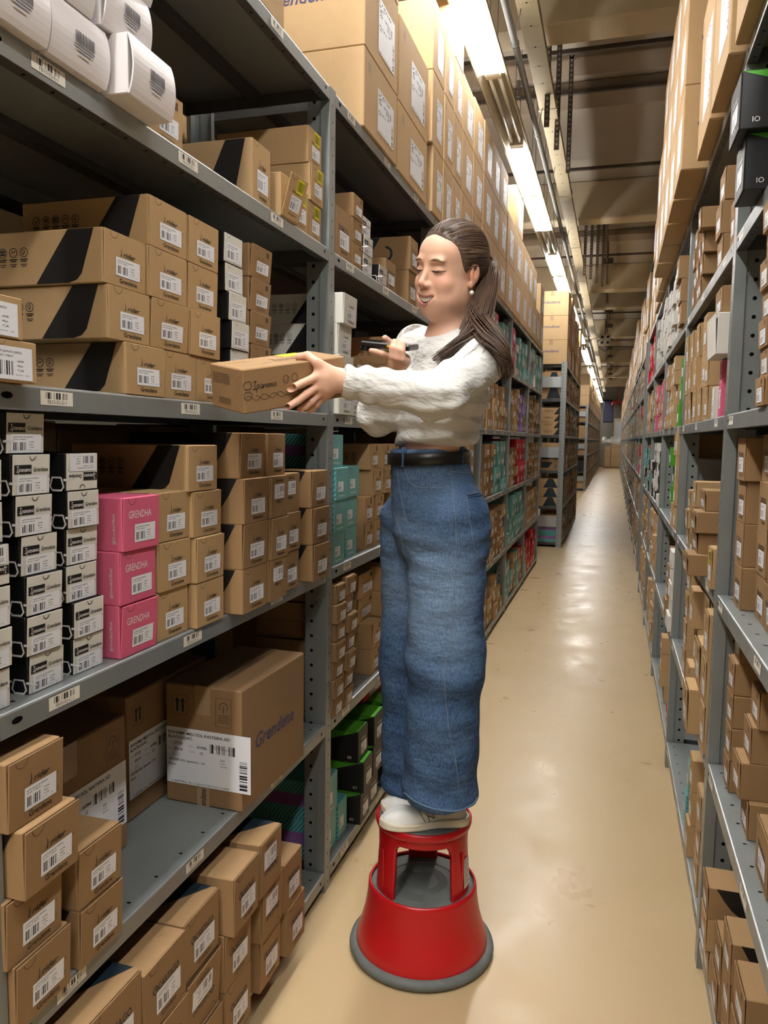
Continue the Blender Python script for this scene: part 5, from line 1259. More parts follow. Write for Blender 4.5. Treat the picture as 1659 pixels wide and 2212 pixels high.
def head_sdf(P):
    Q = P-HO; Q = np.stack([Q @ hl, Q @ hf, Q @ hu], -1); X = Q.copy(); X[:, 0] = np.abs(X[:, 0])
    e = lambda c, r, q=X: s_ell(q, V3(*c), r)
    d = e((0, -.012, .034), (.073, .096, .085)); d = smin(d, e((0, .034, -.030), (.058, .060, .082)), .03)
    d = smin(d, e((0, .045, .046), (.057, .043, .042)), .02)
    d = smin(d, e((.041, .014, -.062), (.023, .044, .036)), .03); d = smin(d, e((.026, .050, -.072), (.028, .032, .030)), .025)
    d = smin(d, e((0, .066, -.101), (.022, .021, .017)), .028)
    d = smin(d, e((.035, .066, -.030), (.021, .017, .018)), .020)
    d = smin(d, e((0, .076, -.066), (.029, .020, .024)), .018)
    d = smin(d, e((.026, .083, .026), (.022, .009, .007)), .014)
    d = smax(d, -e((.030, .104, .006), (.017, .016, .0095)), .012)
    d = smin(d, e((.030, .0775, .003), (.0150, .0125, .0100)), .006)
    n = s_cone(Q, V3(0, .086, .014), V3(0, .104, -.024), .0058, .0080)
    n = smin(n, s_ell(Q, V3(0, .1065, -.0295), (.0094, .0090, .0082)), .006); n = smin(n, e((.0115, .0985, -.0345), (.0070, .0085, .0068)), .006)
    d = smin(d, n, .010)
    d = smax(d, -s_ell(X, V3(.006, .100, -.042), (.0035, .006, .003)), .003)
    zz = Q[:, 2]-(-.0715+.010*(np.abs(Q[:, 0])/.026)**2); Mo = np.stack([Q[:, 0], Q[:, 1], zz], -1)
    d = smax(d, -s_ell(Mo, V3(0, .098, 0), (.0305, .024, .0098)), .003)
    fold = np.stack([X[:, 0]-.034-(X[:, 2]+.055)*-.25, X[:, 1]-.078, X[:, 2]+.055], -1); d = d+.0016*np.exp(-(fold[:, 0]/.004)**2-(fold[:, 2]/.016)**2)*(Q[:, 1] > .03)
    ear = s_ell(X, V3(.074, -.010, -.002), (.0075, .017, .029)); ear = smax(ear, -s_ell(X, V3(.082, -.006, .004), (.006, .009, .016)), .004)
    d = smin(d, ear, .006); d = smin(d, s_ell(X, V3(.073, .000, -.030), (.005, .008, .009)), .006)
    d = smin(d, s_cone(P, hp(0, -.022, -.030), neckb+V3(0, 0, -.02), .047, .056), .030)
    return d
def hand_sdf(P, palm, fing, thumb, rr=(.0088, .0082, .0074, .0066)):
    d = s_cone(P, palm[0][0], palm[0][1], palm[0][2], palm[0][3])
    for a, b, ra, rb in palm[1:]: d = smin(d, s_cone(P, a, b, ra, rb), .012)
    for i, F_ in enumerate(fing+[thumb]):
        k = 1.12 if i == len(fing) else (1, 1.02, .97, .86)[i % 4]
        g = s_cone(P, F_[0], F_[1], .0105*k, rr[0]*k)
        for j in (1, 2): g = smin(g, s_cone(P, F_[j], F_[j+1], rr[j-1]*k*1.03, rr[j]*k*1.02), .003)
        d = smin(d, g, .0045)
    return d
def skin_sdf(P):
    d = np.full(len(P), 9.0)
    def near(c, R_): return np.linalg.norm(P-c, axis=1) < R_
    m_ = near(HO, .30)
    if m_.any(): d[m_] = head_sdf(P[m_])
    t = s_econe(P, waist-V3(0, 0, .06), chest, (.105, .080), (.125, .085), tl, tf); t = smin(t, s_cone(P, Lsh, Rsh, .042, .042), .06); t = smin(t, s_cone(P, neckb+V3(0, 0, -.03), chest, .055, .09), .05)
    for a, b, c in ((Lsh, Lel, Lwr), (Rsh, Rel, Rwr)):
        t = smin(t, smin(s_cone(P, a, b, .040, .034), s_cone(P, b, c, .033, .023), .02), .02)
    for s in 'LR':
        g = LEG[s]; t = smin(t, smin(s_cone(P, g['hip'], g['knee'], .075, .050), s_cone(P, g['knee'], g['ank']-V3(0, 0, .03), .048, .032), .03), .05)
    d = smin(d, t, .02)
    for c, args in ((Lpalm[0][1], (Lpalm, Lfing, Lthumb)), (Rpalm[0][1], (Rpalm, Rfing, Rthumb))):
        m_ = near(c, .20)
        if m_.any(): d[m_] = smin(d[m_], hand_sdf(P[m_], *args), .010)
    return d
def skin_tint(V):
    base = np.array(sr(226, 180, 153)); c = np.tile(base, (len(V), 1))
    Q = V-HO; Q = np.stack([np.abs(Q @ hl), Q @ hf, Q @ hu], -1)
    def spot(p, r, col, a):
        nonlocal c
        w_ = a*np.exp(-((Q-np.array(p))**2).sum(1)/r**2)[:, None]; c = c*(1-w_)+np.array(sr(*col))*w_
    spot((.040, .070, -.028), .024, (220, 138, 122), .45); spot((0, .108, -.032), .014, (214, 132, 112), .45); spot((.074, -.01, 0), .022, (214, 128, 104), .6); spot((0, .088, -.088), .012, (206, 132, 112), .3)
    for F_ in Lfing+[Lthumb]+Rfing+[Rthumb]:
        for p, a, r_ in ((F_[3], .6, .012), (F_[0], .35, .012), (F_[1], .3, .010)):
            w_ = a*np.exp(-((V-p)**2).sum(1)/r_**2)[:, None]; c = c*(1-w_)+np.array(sr(230, 158, 138))*w_
    return c
P0 = bpy.data.objects.new('person', None); C.objects.link(P0); P0.location = (-.50, 2.17, .425)
tag(P0, 'woman in white long-sleeved top and blue jeans standing on red step stool', 'person')
def child(name, me, label=None):
    o = ob(name, me if not isinstance(me, MB) else me.mesh(name), P0); o.matrix_parent_inverse = Matrix.Translation(-Vector(P0.location))
    if label: o['label'] = label
    return o
skin_me = sdf_mesh(skin_sdf, (-.80, 1.60, .48), (-.15, 2.40, 2.13), .0026, 'body', ['skin'], None, skin_tint)
body = child('body', skin_me)
# ---------------------------------------------------------------- white top
def shirt_sdf(P):
    g = .006
    d = s_econe(P, waist-V3(0, 0, .012), rib, (.112, .094), (.126, .102), tl, tf)
    d = smin(d, s_econe(P, rib, chest, (.126, .102), (.146, .104), tl, tf), .03)
    d = smin(d, s_econe(P, chest, (Lsh+Rsh)/2+V3(0, 0, -.03), (.146, .100), (.125, .075), tl, tf), .03)
    for s in (-1, 1): d = smin(d, s_ell(P, chest+s*.052*tl+.045*tf+V3(0, 0, -.012), (.054, .054, .054)), .05)
    d = smin(d, s_cone(P, Lsh, Rsh, .055, .055), .04)
    d = smin(d, s_cone(P, (Lsh+Rsh)/2+V3(0, 0, .01), neckb+V3(0, 0, -.012), .075, .060), .04)
    axL = (Lwr-Lel); axL /= np.linalg.norm(axL); axR = (Rwr-Rel); axR /= np.linalg.norm(axR)
    for a, b, c, ax in ((Lsh, Lel, Lwr, axL), (Rsh, Rel, Rwr, axR)):
        u_ = smin(s_cone(P, a, b, .060, .053), s_cone(P, b, c-ax*.0, .052, .036), .035)
        al = (P-b) @ ax; fold = .0026*np.sin(al*150+4.5*wob(P, 16, 2))*np.clip((al+.08)/.1, 0, 1)*(.35+np.clip((al-.10)/.1, 0, 1))+.0040*np.sin(al*70+3*wob(P, 13, 7))*np.exp(-((al)/.10)**2)
        au = np.linalg.norm(P-b, axis=1); u_ = u_+fold*np.exp(-np.clip(u_, 0, 1)*20)
        cut = (P-(c-ax*(.006 if a is Lsh else .028))) @ ax; far_ = np.linalg.norm(P-c, axis=1) < .12
        u_ = np.where(far_, smax(u_, cut, .004), u_)
        d = smin(d, u_, .028)
    # folds: gathers at the waist and under the arms
    z = P[:, 2]; low = np.clip((waist[2]+.16-z)/.16, 0, 1)
    d = d+.0048*low*np.sin(z*130+4*wob(P, 11, 5)+7*((P-waist) @ tl)); d = d+.0034*wob(P*np.array([1, 1, 1.5]), 24, 1)+.0016*wob(P, 55, 3)
    d = smax(d, waist[2]+.010+.006*np.sin(((P-waist) @ tl)*30)-z, .006)
    nn = V3(hf[0]*.42, hf[1]*.42, .9); nn /= np.linalg.norm(nn)
    m_ = np.linalg.norm(P-neckb, axis=1) < .16
    d = np.where(m_, smax(d, (P-(neckb+V3(0, 0, .004))) @ nn, .005), d)
    # hollow neckline
    d = np.where(m_, smax(d, -s_cone(P, neckb+V3(0, 0, .08), neckb+V3(0, 0, -.004), .060, .058), .003), d)
    return d
shirt = child('long_sleeved_top', sdf_mesh(shirt_sdf, (-.86, 1.60, 1.46), (-.12, 2.42, 1.92), .0034, 'long_sleeved_top', ['jersey']))
# ---------------------------------------------------------------- jeans
jaz = math.radians(-150); jf = V3(math.cos(jaz), math.sin(jaz), 0); jl = np.cross([0, 0, 1], jf)
JW = at(926, 985, 2.13); JH = at(944, 1140, 2.13)
def jeans_sdf(P):
    z = P[:, 2]
    d = s_econe(P, JW, JH, (.128, .106), (.146, .124), jl, jf)
    d = smin(d, s_ell(P, at(992, 1150, 2.09), (.078, .078, .095)), .05)          # seat
    d = smin(d, s_ell(P, at(938, 1160, 2.19), (.072, .072, .09)), .05)
    for s in 'LR':
        g = LEG[s]; a, b, c = g['hip'], g['knee'], g['ank']
        r1, r2, r3 = (.112, .104, .106) if s == 'L' else (.094, .096, .098)
        lg = smin(s_cone(P, a, b, r1, r2), s_cone(P, b, c+V3(0, 0, .02), r2, r3), .04)
        hz = c[2]+.005 if s == 'L' else c[2]+.0
        tilt = (P-c) @ V3(.16, -.10, 0)
        lg = smax(lg, hz-.028-z+tilt, .006)
        n = b+(c-b)*.15; al = z-b[2]
        lg = lg+.0034*np.sin(z*44+2.6*wob(P, 9, 4 if s == 'L' else 8)+8*P[:, 0])*np.clip(np.exp(-((al+.06)/.16)**2), 0, 1)+.0030*wob(P*np.array([1.4, 1.4, .8]), 17, 6)+.0022*wob(P, 42, 2)
        low = np.clip((c[2]+.16-z)/.16, 0, 1); lg = lg+.006*low*np.sin(z*60+2.5*wob(P, 12, 3)+9*P[:, 0])
        d = smin(d, lg, .020)
    up = np.exp(-((z-(JH[2]-.03))/.10)**2)
    d = d+.0022*up*np.sin(z*105+3*wob(P, 10, 2)+10*((P-JH) @ jl))
    d = smax(d, z-(JW[2]+.022+.05*((P-JW) @ (-jf))), .004)
    return d
def jeans_wash(V):
    c = np.zeros((len(V), 3))
    for s in 'LR':
        g = LEG[s]; a = g['hip']; b = g['knee']; t = np.clip((V-a) @ (b-a)/((b-a) @ (b-a)), 0, 1); p = a+t[:, None]*(b-a)
        fr = np.clip(((V-p) @ (jf*.8+jl*.45))/.11, -1, 1)
        c[:, 0] = np.maximum(c[:, 0], np.clip(fr-.25, 0, 1)*np.exp(-((t-.42)/.36)**2)*1.15)
    z = V[:, 2]; wh = np.exp(-((z-(JH[2]-.01))/.07)**2)*np.clip(((V-JH) @ jf)/.1, 0, 1); c[:, 0] = np.maximum(c[:, 0], .6*wh*(.5+.5*np.sin(z*105+3*wob(V, 10, 2)+10*((V-JH) @ jl))))
    c[:, 0] = np.clip(c[:, 0]+.10*wob(V, 20, 1), 0, 1); return c
jeans_me = sdf_mesh(jeans_sdf, (-.86, 1.90, .44), (-.22, 2.44, 1.56), .0045, 'jeans', ['denim'], None, jeans_wash)
jeans = child('jeans', jeans_me)
from mathutils.bvhtree import BVHTree
def bvh(me): return BVHTree.FromPolygons([v.co[:] for v in me.vertices], [tuple(p.vertices) for p in me.polygons])
JB = bvh(jeans_me)
def drape(pts, B, off=.001, n=10):
    """a line of points laid on a surface (smooth curve through the picked spots)"""
    out = []; pts = [np.array(p, float) for p in pts]
    for i in range(len(pts)-1):
        p0, p1, p2, p3 = pts[max(i-1, 0)], pts[i], pts[i+1], pts[min(i+2, len(pts)-1)]
        for k in range(n):
            t = k/n; q = .5*((2*p1)+(-p0+p2)*t+(2*p0-5*p1+4*p2-p3)*t*t+(-p0+3*p1-3*p2+p3)*t**3); out.append(q)
    out.append(pts[-1]); res = []
    for u, v in out:
        d = Vector(ray(u, v)).normalized(); h = B.ray_cast(Vector(CAMP), d)
        if h[0] is not None: res.append(h[0]-d*off)
    return res
def seams(lines, r, mat, name, par=None, B=JB):
    b = MB()
    for L_ in lines:
        q = drape(L_, B, r*.5)
        if len(q) > 1: b.tube(q, r, mat, 5)
    o = child(name, b.mesh(name, True)); o['kind'] = 'stuff'; return o
seams([[(973, 1000), (978, 1060), (984, 1130), (986, 1190), (980, 1290), (970, 1400), (960, 1455), (968, 1560), (985, 1650), (992, 1720)],
       [(874, 1010), (884, 1040), (902, 1052), (940, 1054), (972, 1051)], [(845, 1015), (843, 1060), (852, 1110), (866, 1150)], [(976, 1019), (1024, 1024)],
       [(1008, 1068), (1013, 1110), (1022, 1170), (1028, 1190), (1050, 1212), (1064, 1185)], [(1008, 1068), (1046, 1060)], [(858, 1012), (862, 1050), (872, 1100), (880, 1130)], [(866, 1150), (872, 1200), (876, 1300)]], .0009, 'thread', 'seam_stitching')
# pocket flap edge as a raised panel of denim, hem rolls
b = MB()
for L_ in ([(1010, 1070), (1046, 1063)], [(1012, 1074), (1046, 1068)]):
    b.tube(drape(L_, JB, .001), .0024, 'denim', 6)
child('back_pocket_hem', b.mesh('back_pocket_hem', True))
b = MB()
b.tube(drape([(873, 1712), (900, 1733), (940, 1748), (985, 1752), (1020, 1738), (1030, 1722)], JB, .0), .0030, 'fray', 7)
child('frayed_hem', b.mesh('frayed_hem', True))
# belt
def band(c, rl, rf, z0, z1, th, tilt, mat, n=72):
    vs = []; fs = []
    for k, (rr_, zz) in enumerate(((0, z0), (th, z0), (th, z1), (0, z1))):
        for i in range(n):
            a = 2*PI*i/n; p = c+jl*(rl+rr_)*math.cos(a)+jf*(rf+rr_)*math.sin(a); vs.append((p[0], p[1], zz+tilt*(-(rf)*math.sin(a))))
    for k in range(4):
        for i in range(n): a, b_ = k*n+i, k*n+(i+1) % n; c_, d_ = ((k+1) % 4)*n+(i+1) % n, ((k+1) % 4)*n+i; fs.append((a, b_, c_, d_))
    return MB().add(vs, fs, mat)
bz = JW[2]
bm_ = band(JW, .1335, .1105, bz-.020, bz+.013, .004, .05, 'leather'); child('belt', bm_.mesh('belt', True))
b = MB()
BB = bvh(bpy.data.meshes[child('belt_core', band(JW, .130, .107, bz-.04, bz+.03, .002, .05, 'leather').mesh('belt_core', True)).data.name])
bpy.data.objects.remove(bpy.data.objects['belt_core'])
for u0, v0, v1 in ((872, 966, 1008), (997, 958, 1000)):
    b = MB(); q0 = drape([(u0, v0), (u0+1, (v0+v1)/2), (u0, v1)], BB, .007, 4)
    if len(q0) > 2:
        side_ = Vector(_R3)*.006; vs = []
        for p in q0: vs += [p-side_, p+side_, p+side_*.9+Vector((0, .004, 0)), p-side_*.9+Vector((0, .004, 0))]
        b.add(vs, [(4*i+j, 4*i+(j+1) % 4, 4*i+4+(j+1) % 4, 4*i+4+j) for i in range(len(q0)-1) for j in range(4)], 'denim'); child('belt_loop', b)
q0 = drape([(838, 983), (839, 984)], BB, .008, 2)
if q0: child('buckle', MB().tube([q0[0]+Vector(p) for p in ((-.006, 0, -.019), (.008, 0, -.019), (.008, 0, .019), (-.006, 0, .019), (-.006, 0, -.019))], .0022, 'brass', 6).mesh('buckle', True))
# ---------------------------------------------------------------- shoes
def shoe(toe, heel, side, label, uptilt=0):
    ax = toe-heel; ax[2] = 0; L_ = np.linalg.norm(ax); ax /= L_; ay = np.cross([0, 0, 1], ax)      # ay = wearer's left
    z0 = .4262
    def loc(P): q = P-heel; return np.stack([q @ ax/L_, q @ ay, P[:, 2]-z0], -1)
    def width(t): return .031+.014*np.sin(np.clip(t, 0, 1)*PI*.9+.2)**2*(t > .35)+.004
    def outline(Q):
        t = Q[:, 0]; w_ = .033+.013*np.exp(-((t-.72)/.24)**2)-.004*np.exp(-((t-.38)/.14)**2)
        cx = -.006*side*np.exp(-((t-.85)/.3)**2)
        e0 = np.clip((.16-t)/.16, 0, 1.0); e1 = np.clip((t-.78)/.22, 0, 1.0); w_ = w_*np.sqrt(np.clip(1-np.maximum(e0, e1)**2.4, .0004, 1))
        dx = np.maximum(-t, t-1)*L_
        return np.maximum((np.abs(Q[:, 1]-cx)-w_), dx)
    def sole(P):
        Q = loc(P); o_ = outline(Q)-.003; h = .022+.006*np.clip(.5-Q[:, 0], 0, 1)+.004*np.clip(Q[:, 0]-.85, 0, .2)*5
        return smax(smax(o_, Q[:, 2]-h, .005), -Q[:, 2]+.0, .003)+.0007*np.sin(Q[:, 2]*700)*(Q[:, 2] > .008)
    def upper(P):
        Q = loc(P); t = Q[:, 0]; H = .030+.078*np.clip((.62-t)/.30, 0, 1)**1.2+.022*np.exp(-((t-.75)/.2)**2)
        o_ = outline(Q)+.004+np.clip(Q[:, 2]-.02, 0, 1)*.35
        d = smax(o_, Q[:, 2]-H, .018); d = smax(d, .015-Q[:, 2], .003)
        toe_cap = .0011*np.clip((t-.80)/.02, 0, 1); return d-toe_cap+.0009*np.sin(np.clip((t-.45)/.02, 0, 1)*PI)
    lo = np.minimum(toe, heel)-.07; hi = np.maximum(toe, heel)+.07; lo[2] = .418; hi[2] = .56
    s_ = child('shoe', sdf_mesh(upper, lo, hi, .0024, 'shoe', ['shoe']), label)
    so = ob('sole', sdf_mesh(sole, lo, hi, .0024, 'sole', ['sole']), s_)
    so.matrix_parent_inverse = s_.matrix_parent_inverse.copy(); so.parent = s_; so.matrix_parent_inverse = Matrix.Identity(4)
    return s_, ax, ay, L_, z0, heel
near_toe, near_heel = at_plane(822, 1783, V3(0, 0, .430), V3(0, 0, 1)), at_plane(1000, 1773, V3(0, 0, .430), V3(0, 0, 1))
far_toe, far_heel = at_plane(824, 1722, V3(0, 0, .430), V3(0, 0, 1)), None
off = V3(.0, .115, 0)
sh1, ax, ay, L_, z0, heel = shoe(near_toe, near_toe+(near_heel-near_toe)/np.linalg.norm(near_heel-near_toe)*.262, 1, 'white leather sneaker nearer the camera')
far_toe = near_toe+V3(-.030, .118, 0); shoe(far_toe, far_toe+V3(.262, -.01, 0), -1, 'white leather sneaker on the far foot')
SB = bvh(sh1.data)
seamsS = MB()
for L2_ in ([(905, 1752), (921, 1779), (930, 1778), (924, 1762), (938, 1768), (934, 1758)], [(905, 1752), (912, 1749), (926, 1765)]):
    seamsS.tube(drape(L2_, SB, .0008, 3), .0011, 'navy', 5)
lo_ = ob('side_logo', seamsS.mesh('side_logo', True), sh1)
ls = MB()
for k in range(5): ls.tube(drape([(868+6*k, 1722+5*k), (884+6*k, 1735+4*k)], SB, .0015, 3) or [(0, 0, 0), (0, 0, .001)], .0024, 'shoe', 6)
ob('laces', ls.mesh('laces', True), sh1)
# ---------------------------------------------------------------- hair
def cap_sdf(P):
    Q = P-HO; Q = np.stack([Q @ hl, Q @ hf, Q @ hu], -1); X = Q.copy(); X[:, 0] = np.abs(X[:, 0])
    d = s_ell(X, V3(0, -.014, .036), (.0795, .104, .0925)); d = smin(d, s_ell(X, V3(0, -.085, .030), (.030, .034, .034)), .02)
    # hairline: keeps what lies behind a curved front edge
    edge = Q[:, 1]-(.070-.40*(np.clip(.082-Q[:, 2], 0, 1))-.9*np.clip(X[:, 0]-.035, 0, 1)*.5-.10*np.clip(Q[:, 2]-.1, 0, 1))
    d = smax(d, edge, .010)
    low = -(Q[:, 2]+.030+np.clip(Q[:, 1]+.04, -.06, .06)*-.45); d = smax(d, low, .012)
    earc = -s_ell(X, V3(.078, -.006, -.010), (.022, .021, .030)); d = smax(d, earc, .004)
    ang = np.arctan2(Q[:, 2]-.03, X[:, 0]+.001); return d+.0004*np.sin(ang*44+1.5*wob(Q, 14, 1))*np.clip((Q[:, 1]+.12)*9, 0, 1)+.0006*wob(Q*np.array([1, .3, 1]), 160, 2)
cap = sdf_mesh(cap_sdf, HO-.14, HO+.15, .0026, 'hair', ['hair'])
HM = Matrix([[hl[i], hf[i], hu[i]] for i in range(3)]).to_4x4(); HM.translation = Vector(HO)
cap.transform(HM.inverted()); hc = child('hair', cap); hc.matrix_basis = HM
def strands(guide, rad, n, r0, seed, name, mat='hair_strand', spread=None, tipr=.35, segs=16):
    rng = random.Random(seed); G = [np.array(g, float) for g in guide]; b = MB()
    def gp(t):
        x = t*(len(G)-1); i = min(int(x), len(G)-2); f_ = x-i; p0, p1, p2, p3 = G[max(i-1, 0)], G[i], G[i+1], G[min(i+2, len(G)-1)]
        return .5*((2*p1)+(-p0+p2)*f_+(2*p0-5*p1+4*p2-p3)*f_*f_+(-p0+3*p1-3*p2+p3)*f_**3)
    for k in range(n):
        a = rng.uniform(0, 2*PI); q = math.sqrt(rng.random()); t1 = rng.uniform(.72, 1.0); ph = rng.uniform(0, 6); am = rng.uniform(.2, 1)
        pts = []; rs = []
        for j in range(segs+1):
            t = t1*j/segs; c = gp(t); R_ = np.interp(t, np.linspace(0, 1, len(rad)), rad)
            d_ = gp(min(t+.02, 1))-gp(max(t-.02, 0)); d_ /= np.linalg.norm(d_)+1e-9; s1 = np.cross(d_, [0, 0, 1.]); s1 /= np.linalg.norm(s1)+1e-9; s2 = np.cross(d_, s1)
            w_ = am*.006*t*math.sin(7*t+ph); pts.append(c+s1*(R_*q*math.cos(a)+w_)+s2*(R_*q*math.sin(a)*.7+w_*.5)); rs.append(r0*(1-(1-tipr)*t/t1))
        b.tube(pts, rs, mat, 5)
    o = child(name, b.mesh(name, True)); o['kind'] = 'stuff'; return o
pt0 = hp(.0, -.112, .030)
pt1 = at(1056, 582, 2.12); pt2 = at(1049, 632, 2.07); pt3 = at(1034, 685, 2.01); pt4 = at(1024, 724, 1.975)
strands([pt0, pt1, pt2, pt3, pt4], [.018, .025, .031, .038, .044], 420, .0027, 1, 'ponytail')
strands([pt2, pt3, at(1012, 725, 1.955), at(975, 755, 1.935), at(940, 785, 1.93)], [.030, .034, .028, .022, .030], 170, .0019, 2, 'ponytail_front_locks')
strands([pt2, pt3, at(1060, 730, 1.935), at(1085, 765, 1.915), at(1096, 815, 1.925)], [.030, .034, .036, .028, .018], 170, .0020, 3, 'ponytail_back_locks')
strands([pt3, at(1040, 722, 1.945), at(1015, 760, 1.915), at(985, 805, 1.905)], [.020, .030, .045, .055], 34, .0011, 4, 'loose_strands')
0 and strands([hp(.074, .010, .010), hp(.079, -.02, .02), hp(.070, -.06, .028), hp(.02, -.10, .030)], [.006, .010, .012, .010], 30, .0015, 6, 'hair_over_ear')
# combed strands over the crown, running from the hairline back to the band
rng = random.Random(8)
for mi_, mt in enumerate(('hair_strand', 'hair_dark', 'hair_light')):
    b = MB()
    for k in range(150 if mi_ < 2 else 60):
        th = rng.uniform(-.42, PI+.42); cx_, sz_ = math.cos(th), math.sin(th)
        zz = .036+.093*max(sz_, -1); y_h = .066-.40*max(.082-zz, 0)-.45*max(abs(.08*cx_)-.035, 0)
        y_h -= rng.uniform(.0, .03); pts = []; rs = []; ph = rng.uniform(0, 6)
        for j in range(15):
            t = j/14; y = y_h+(-.110-y_h)*t; q_ = math.sqrt(max(1-((y+.014)/.1045)**2, .02)); a_ = th+.02*math.sin(5*t+ph)
            x_, z_ = .0803*q_*math.cos(a_), .0932*q_*math.sin(a_)
            f_ = max(0, (t-.7)/.3); pts.append(hp(x_*(1-f_*.15), y, .036+z_*(1-f_*.15))); rs.append(.0011*(.35+.65*math.sin(PI*min(t*1.2+.1, .95))))
        b.tube(pts, rs, mt, 5)
    o_ = child('combed_hair', b.mesh('combed_hair', True)); o_['kind'] = 'stuff'
o_ = child('hair_band', MB().lathe([(.024, -.006), (.027, -.004), (.027, .004), (.024, .006)], 'hair_strand', 20, Matrix.Translation(Vector(pt0*.6+pt1*.4)) @ Vector(pt1-pt0).to_track_quat('Z', 'Y').to_matrix().to_4x4()).mesh('hair_band', True))
# ---------------------------------------------------------------- face details, laid on the head surface
HBV = bvh(skin_me)
def onface(x, z, off=.0):
    o_ = Vector(hp(x, .25, z)); h = HBV.ray_cast(o_, Vector(-hf)); return (h[0]+Vector(hf)*off) if h[0] is not None else Vector(hp(x, .08, z))
def faceline(pts, off, r, mat, n=10, sides=6):
    q = []
    for i in range(len(pts)-1):
        for k in range(n): t = k/n; q.append(onface(pts[i][0]*(1-t)+pts[i+1][0]*t, pts[i][1]*(1-t)+pts[i+1][1]*t, off))
    q.append(onface(*pts[-1], off)); m_ = len(q)
    rs = [r*(.25+.75*math.sin(PI*min(max(i/(m_-1), .0), 1))) for i in range(m_)]
    return q, rs
def curve(x0, x1, f, n=9): return [(x0+(x1-x0)*i/(n-1), f(i/(n-1))) for i in range(n)]
for s in (1, -1):
    q, rs = faceline(curve(.014*s, .048*s, lambda t:   .0235+.0050*math.sin(PI*(t*.8+.15))), -.0012, .0040, 'brow', 3); child('eyebrow', MB().tube(q, rs, 'brow', 6).mesh('eyebrow', True))
    q, rs = faceline(curve(.0150*s, .0480*s, lambda t: .0018-.0030*math.sin(PI*t)+.0005*t), .0004, .0019, 'lash', 3); child('eyelashes', MB().tube(q, rs, 'lash', 5).mesh('eyelashes', True))
    q, rs = faceline(curve(.0185*s, .0420*s, lambda t: .0030-.0030*math.sin(PI*t)+.0012*t), -.0003, .0012, 'iris', 3); child('eye', MB().tube(q, rs, 'iris', 5).mesh('eye', True))
mz = lambda x: -.0715+.010*(abs(x)/.026)**2
lx = lambda x: .0955-.20*abs(x)**1.25*3.2
def lipline(x0, dz, bul):
    q = []; rs = []
    for i in range(25):
        x = -x0+2*x0*i/24; t = abs(x)/x0; q.append(Vector(hp(x, .0950-.20*abs(x)**1.25*3.2+bul*(1-t), mz(x)+dz*(1-t**2)))); rs.append(.0042*(1-t**2.2)+.0008)
    return q, rs
q, rs = lipline(.0310, .0100, .0012); child('upper_lip', MB().tube(q, [a*.50 for a in rs], 'lip', 8).mesh('upper_lip', True))
q, rs = lipline(.0305, -.0112, -.001); child('lower_lip', MB().tube(q, [a*.72 for a in rs], 'lip', 8).mesh('lower_lip', True))
tb = child('mouth', MB().add([hp(-.024+.048*i/8, .0850-.28*abs(-.024+.048*i/8)**1.1, mz(-.024+.048*i/8)+dz) for dz in (-.0095, .0085) for i in range(9)], [(i, i+1, i+10, i+9) for i in range(8)], 'mouthin'))
for i in range(10):
    x = -.0205+.0046*i-.0; w_ = .0046 if 3 < i < 6 else .0040
    me = MB().cbox(-w_/2+.0002, w_/2-.0002, -.003, .0015, -.0062, .0062, .0010, 'teeth').mesh('tooth')
    o_ = child('tooth', me); o_.matrix_parent_inverse = Matrix.Identity(4)
    yv = .0932-.20*abs(x)**1.2*3.4
    Mx = Matrix([[*hl_] for hl_ in zip(hl, hf, hu)]).to_4x4(); Mx.translation = Vector(hp(x, yv, mz(x)+.0018)); o_.matrix_world = Matrix.Translation(-Vector(P0.location)) @ Mx if False else Mx
    o_.parent = None; o_.parent = P0; o_.matrix_parent_inverse = Matrix.Translation(-Vector(P0.location)); o_.matrix_basis = Mx
e0 = hp(.0775, .001, -.036)
ea = child('earring', MB().lathe([(0, -.0062), (.0035, -.0052), (.0060, -.002), (.0060, .002), (.0035, .0052), (0, .0062)], 'pearl', 16, Matrix.Translation(Vector(e0)+Vector((.0, 0, -.0135)))).lathe([(0, -.0028), (.0026, 0), (0, .0028)], 'gold', 10, Matrix.Translation(Vector(e0)+Vector((.001, -.002, .001)))).tube([Vector(e0), Vector(e0)+Vector((0, 0, -.009))], .0008, 'gold', 5).mesh('earring', True), 'pearl drop earring on a rose gold stud')
# collar rib and necklace line
b = MB(); pts = []
nn = V3(hf[0]*.42, hf[1]*.42, .9); nn /= np.linalg.norm(nn); a1 = np.cross(nn, V3(1, 0, 0)); a1 /= np.linalg.norm(a1); a2 = np.cross(nn, a1)
for i in range(33): a = 2*PI*i/32; pts.append(neckb+V3(0, 0, .002)+a1*.0625*math.cos(a)+a2*.0625*math.sin(a))
child('collar', b.tube(pts, .0042, 'jersey', 8).mesh('collar', True))
# ---------------------------------------------------------------- things she holds
hb = bpy.data.objects.new('held_box', MB().cbox(0, .285, 0, .125, 0, .095, .0025, 'kraft2').mesh('held_box')); C.objects.link(hb)
hb.matrix_world = Matrix.Translation(Vector(BXO)) @ Matrix([list(q) for q in BXR]).to_4x4()
tag(hb, 'brown kraft box with handwritten-style lettering held out in her left hand', 'box')
q = MB(); script(q, .024, .050, .0165, .0015, 'ink')
q.stroke([(.0+.006*i, .032+.006*math.sin(i*.9)) for i in range(26)], .0009, -.0008, 'ink').stroke([(.03+.006*i, .031+.006*math.cos(i*.8)) for i in range(18)], .0009, -.0008, 'ink')
for cx, cz in ((.010, .060), (.010, .038)): q.stroke([(cx-.006, cz-.008), (cx+.006, cz-.008), (cx+.010, cz-.004), (cx+.010, cz+.004), (cx+.006, cz+.008), (cx-.006, cz+.008), (cx-.010, cz+.004), (cx-.010, cz-.004)], .0012, -.0008, 'ink', None, True)
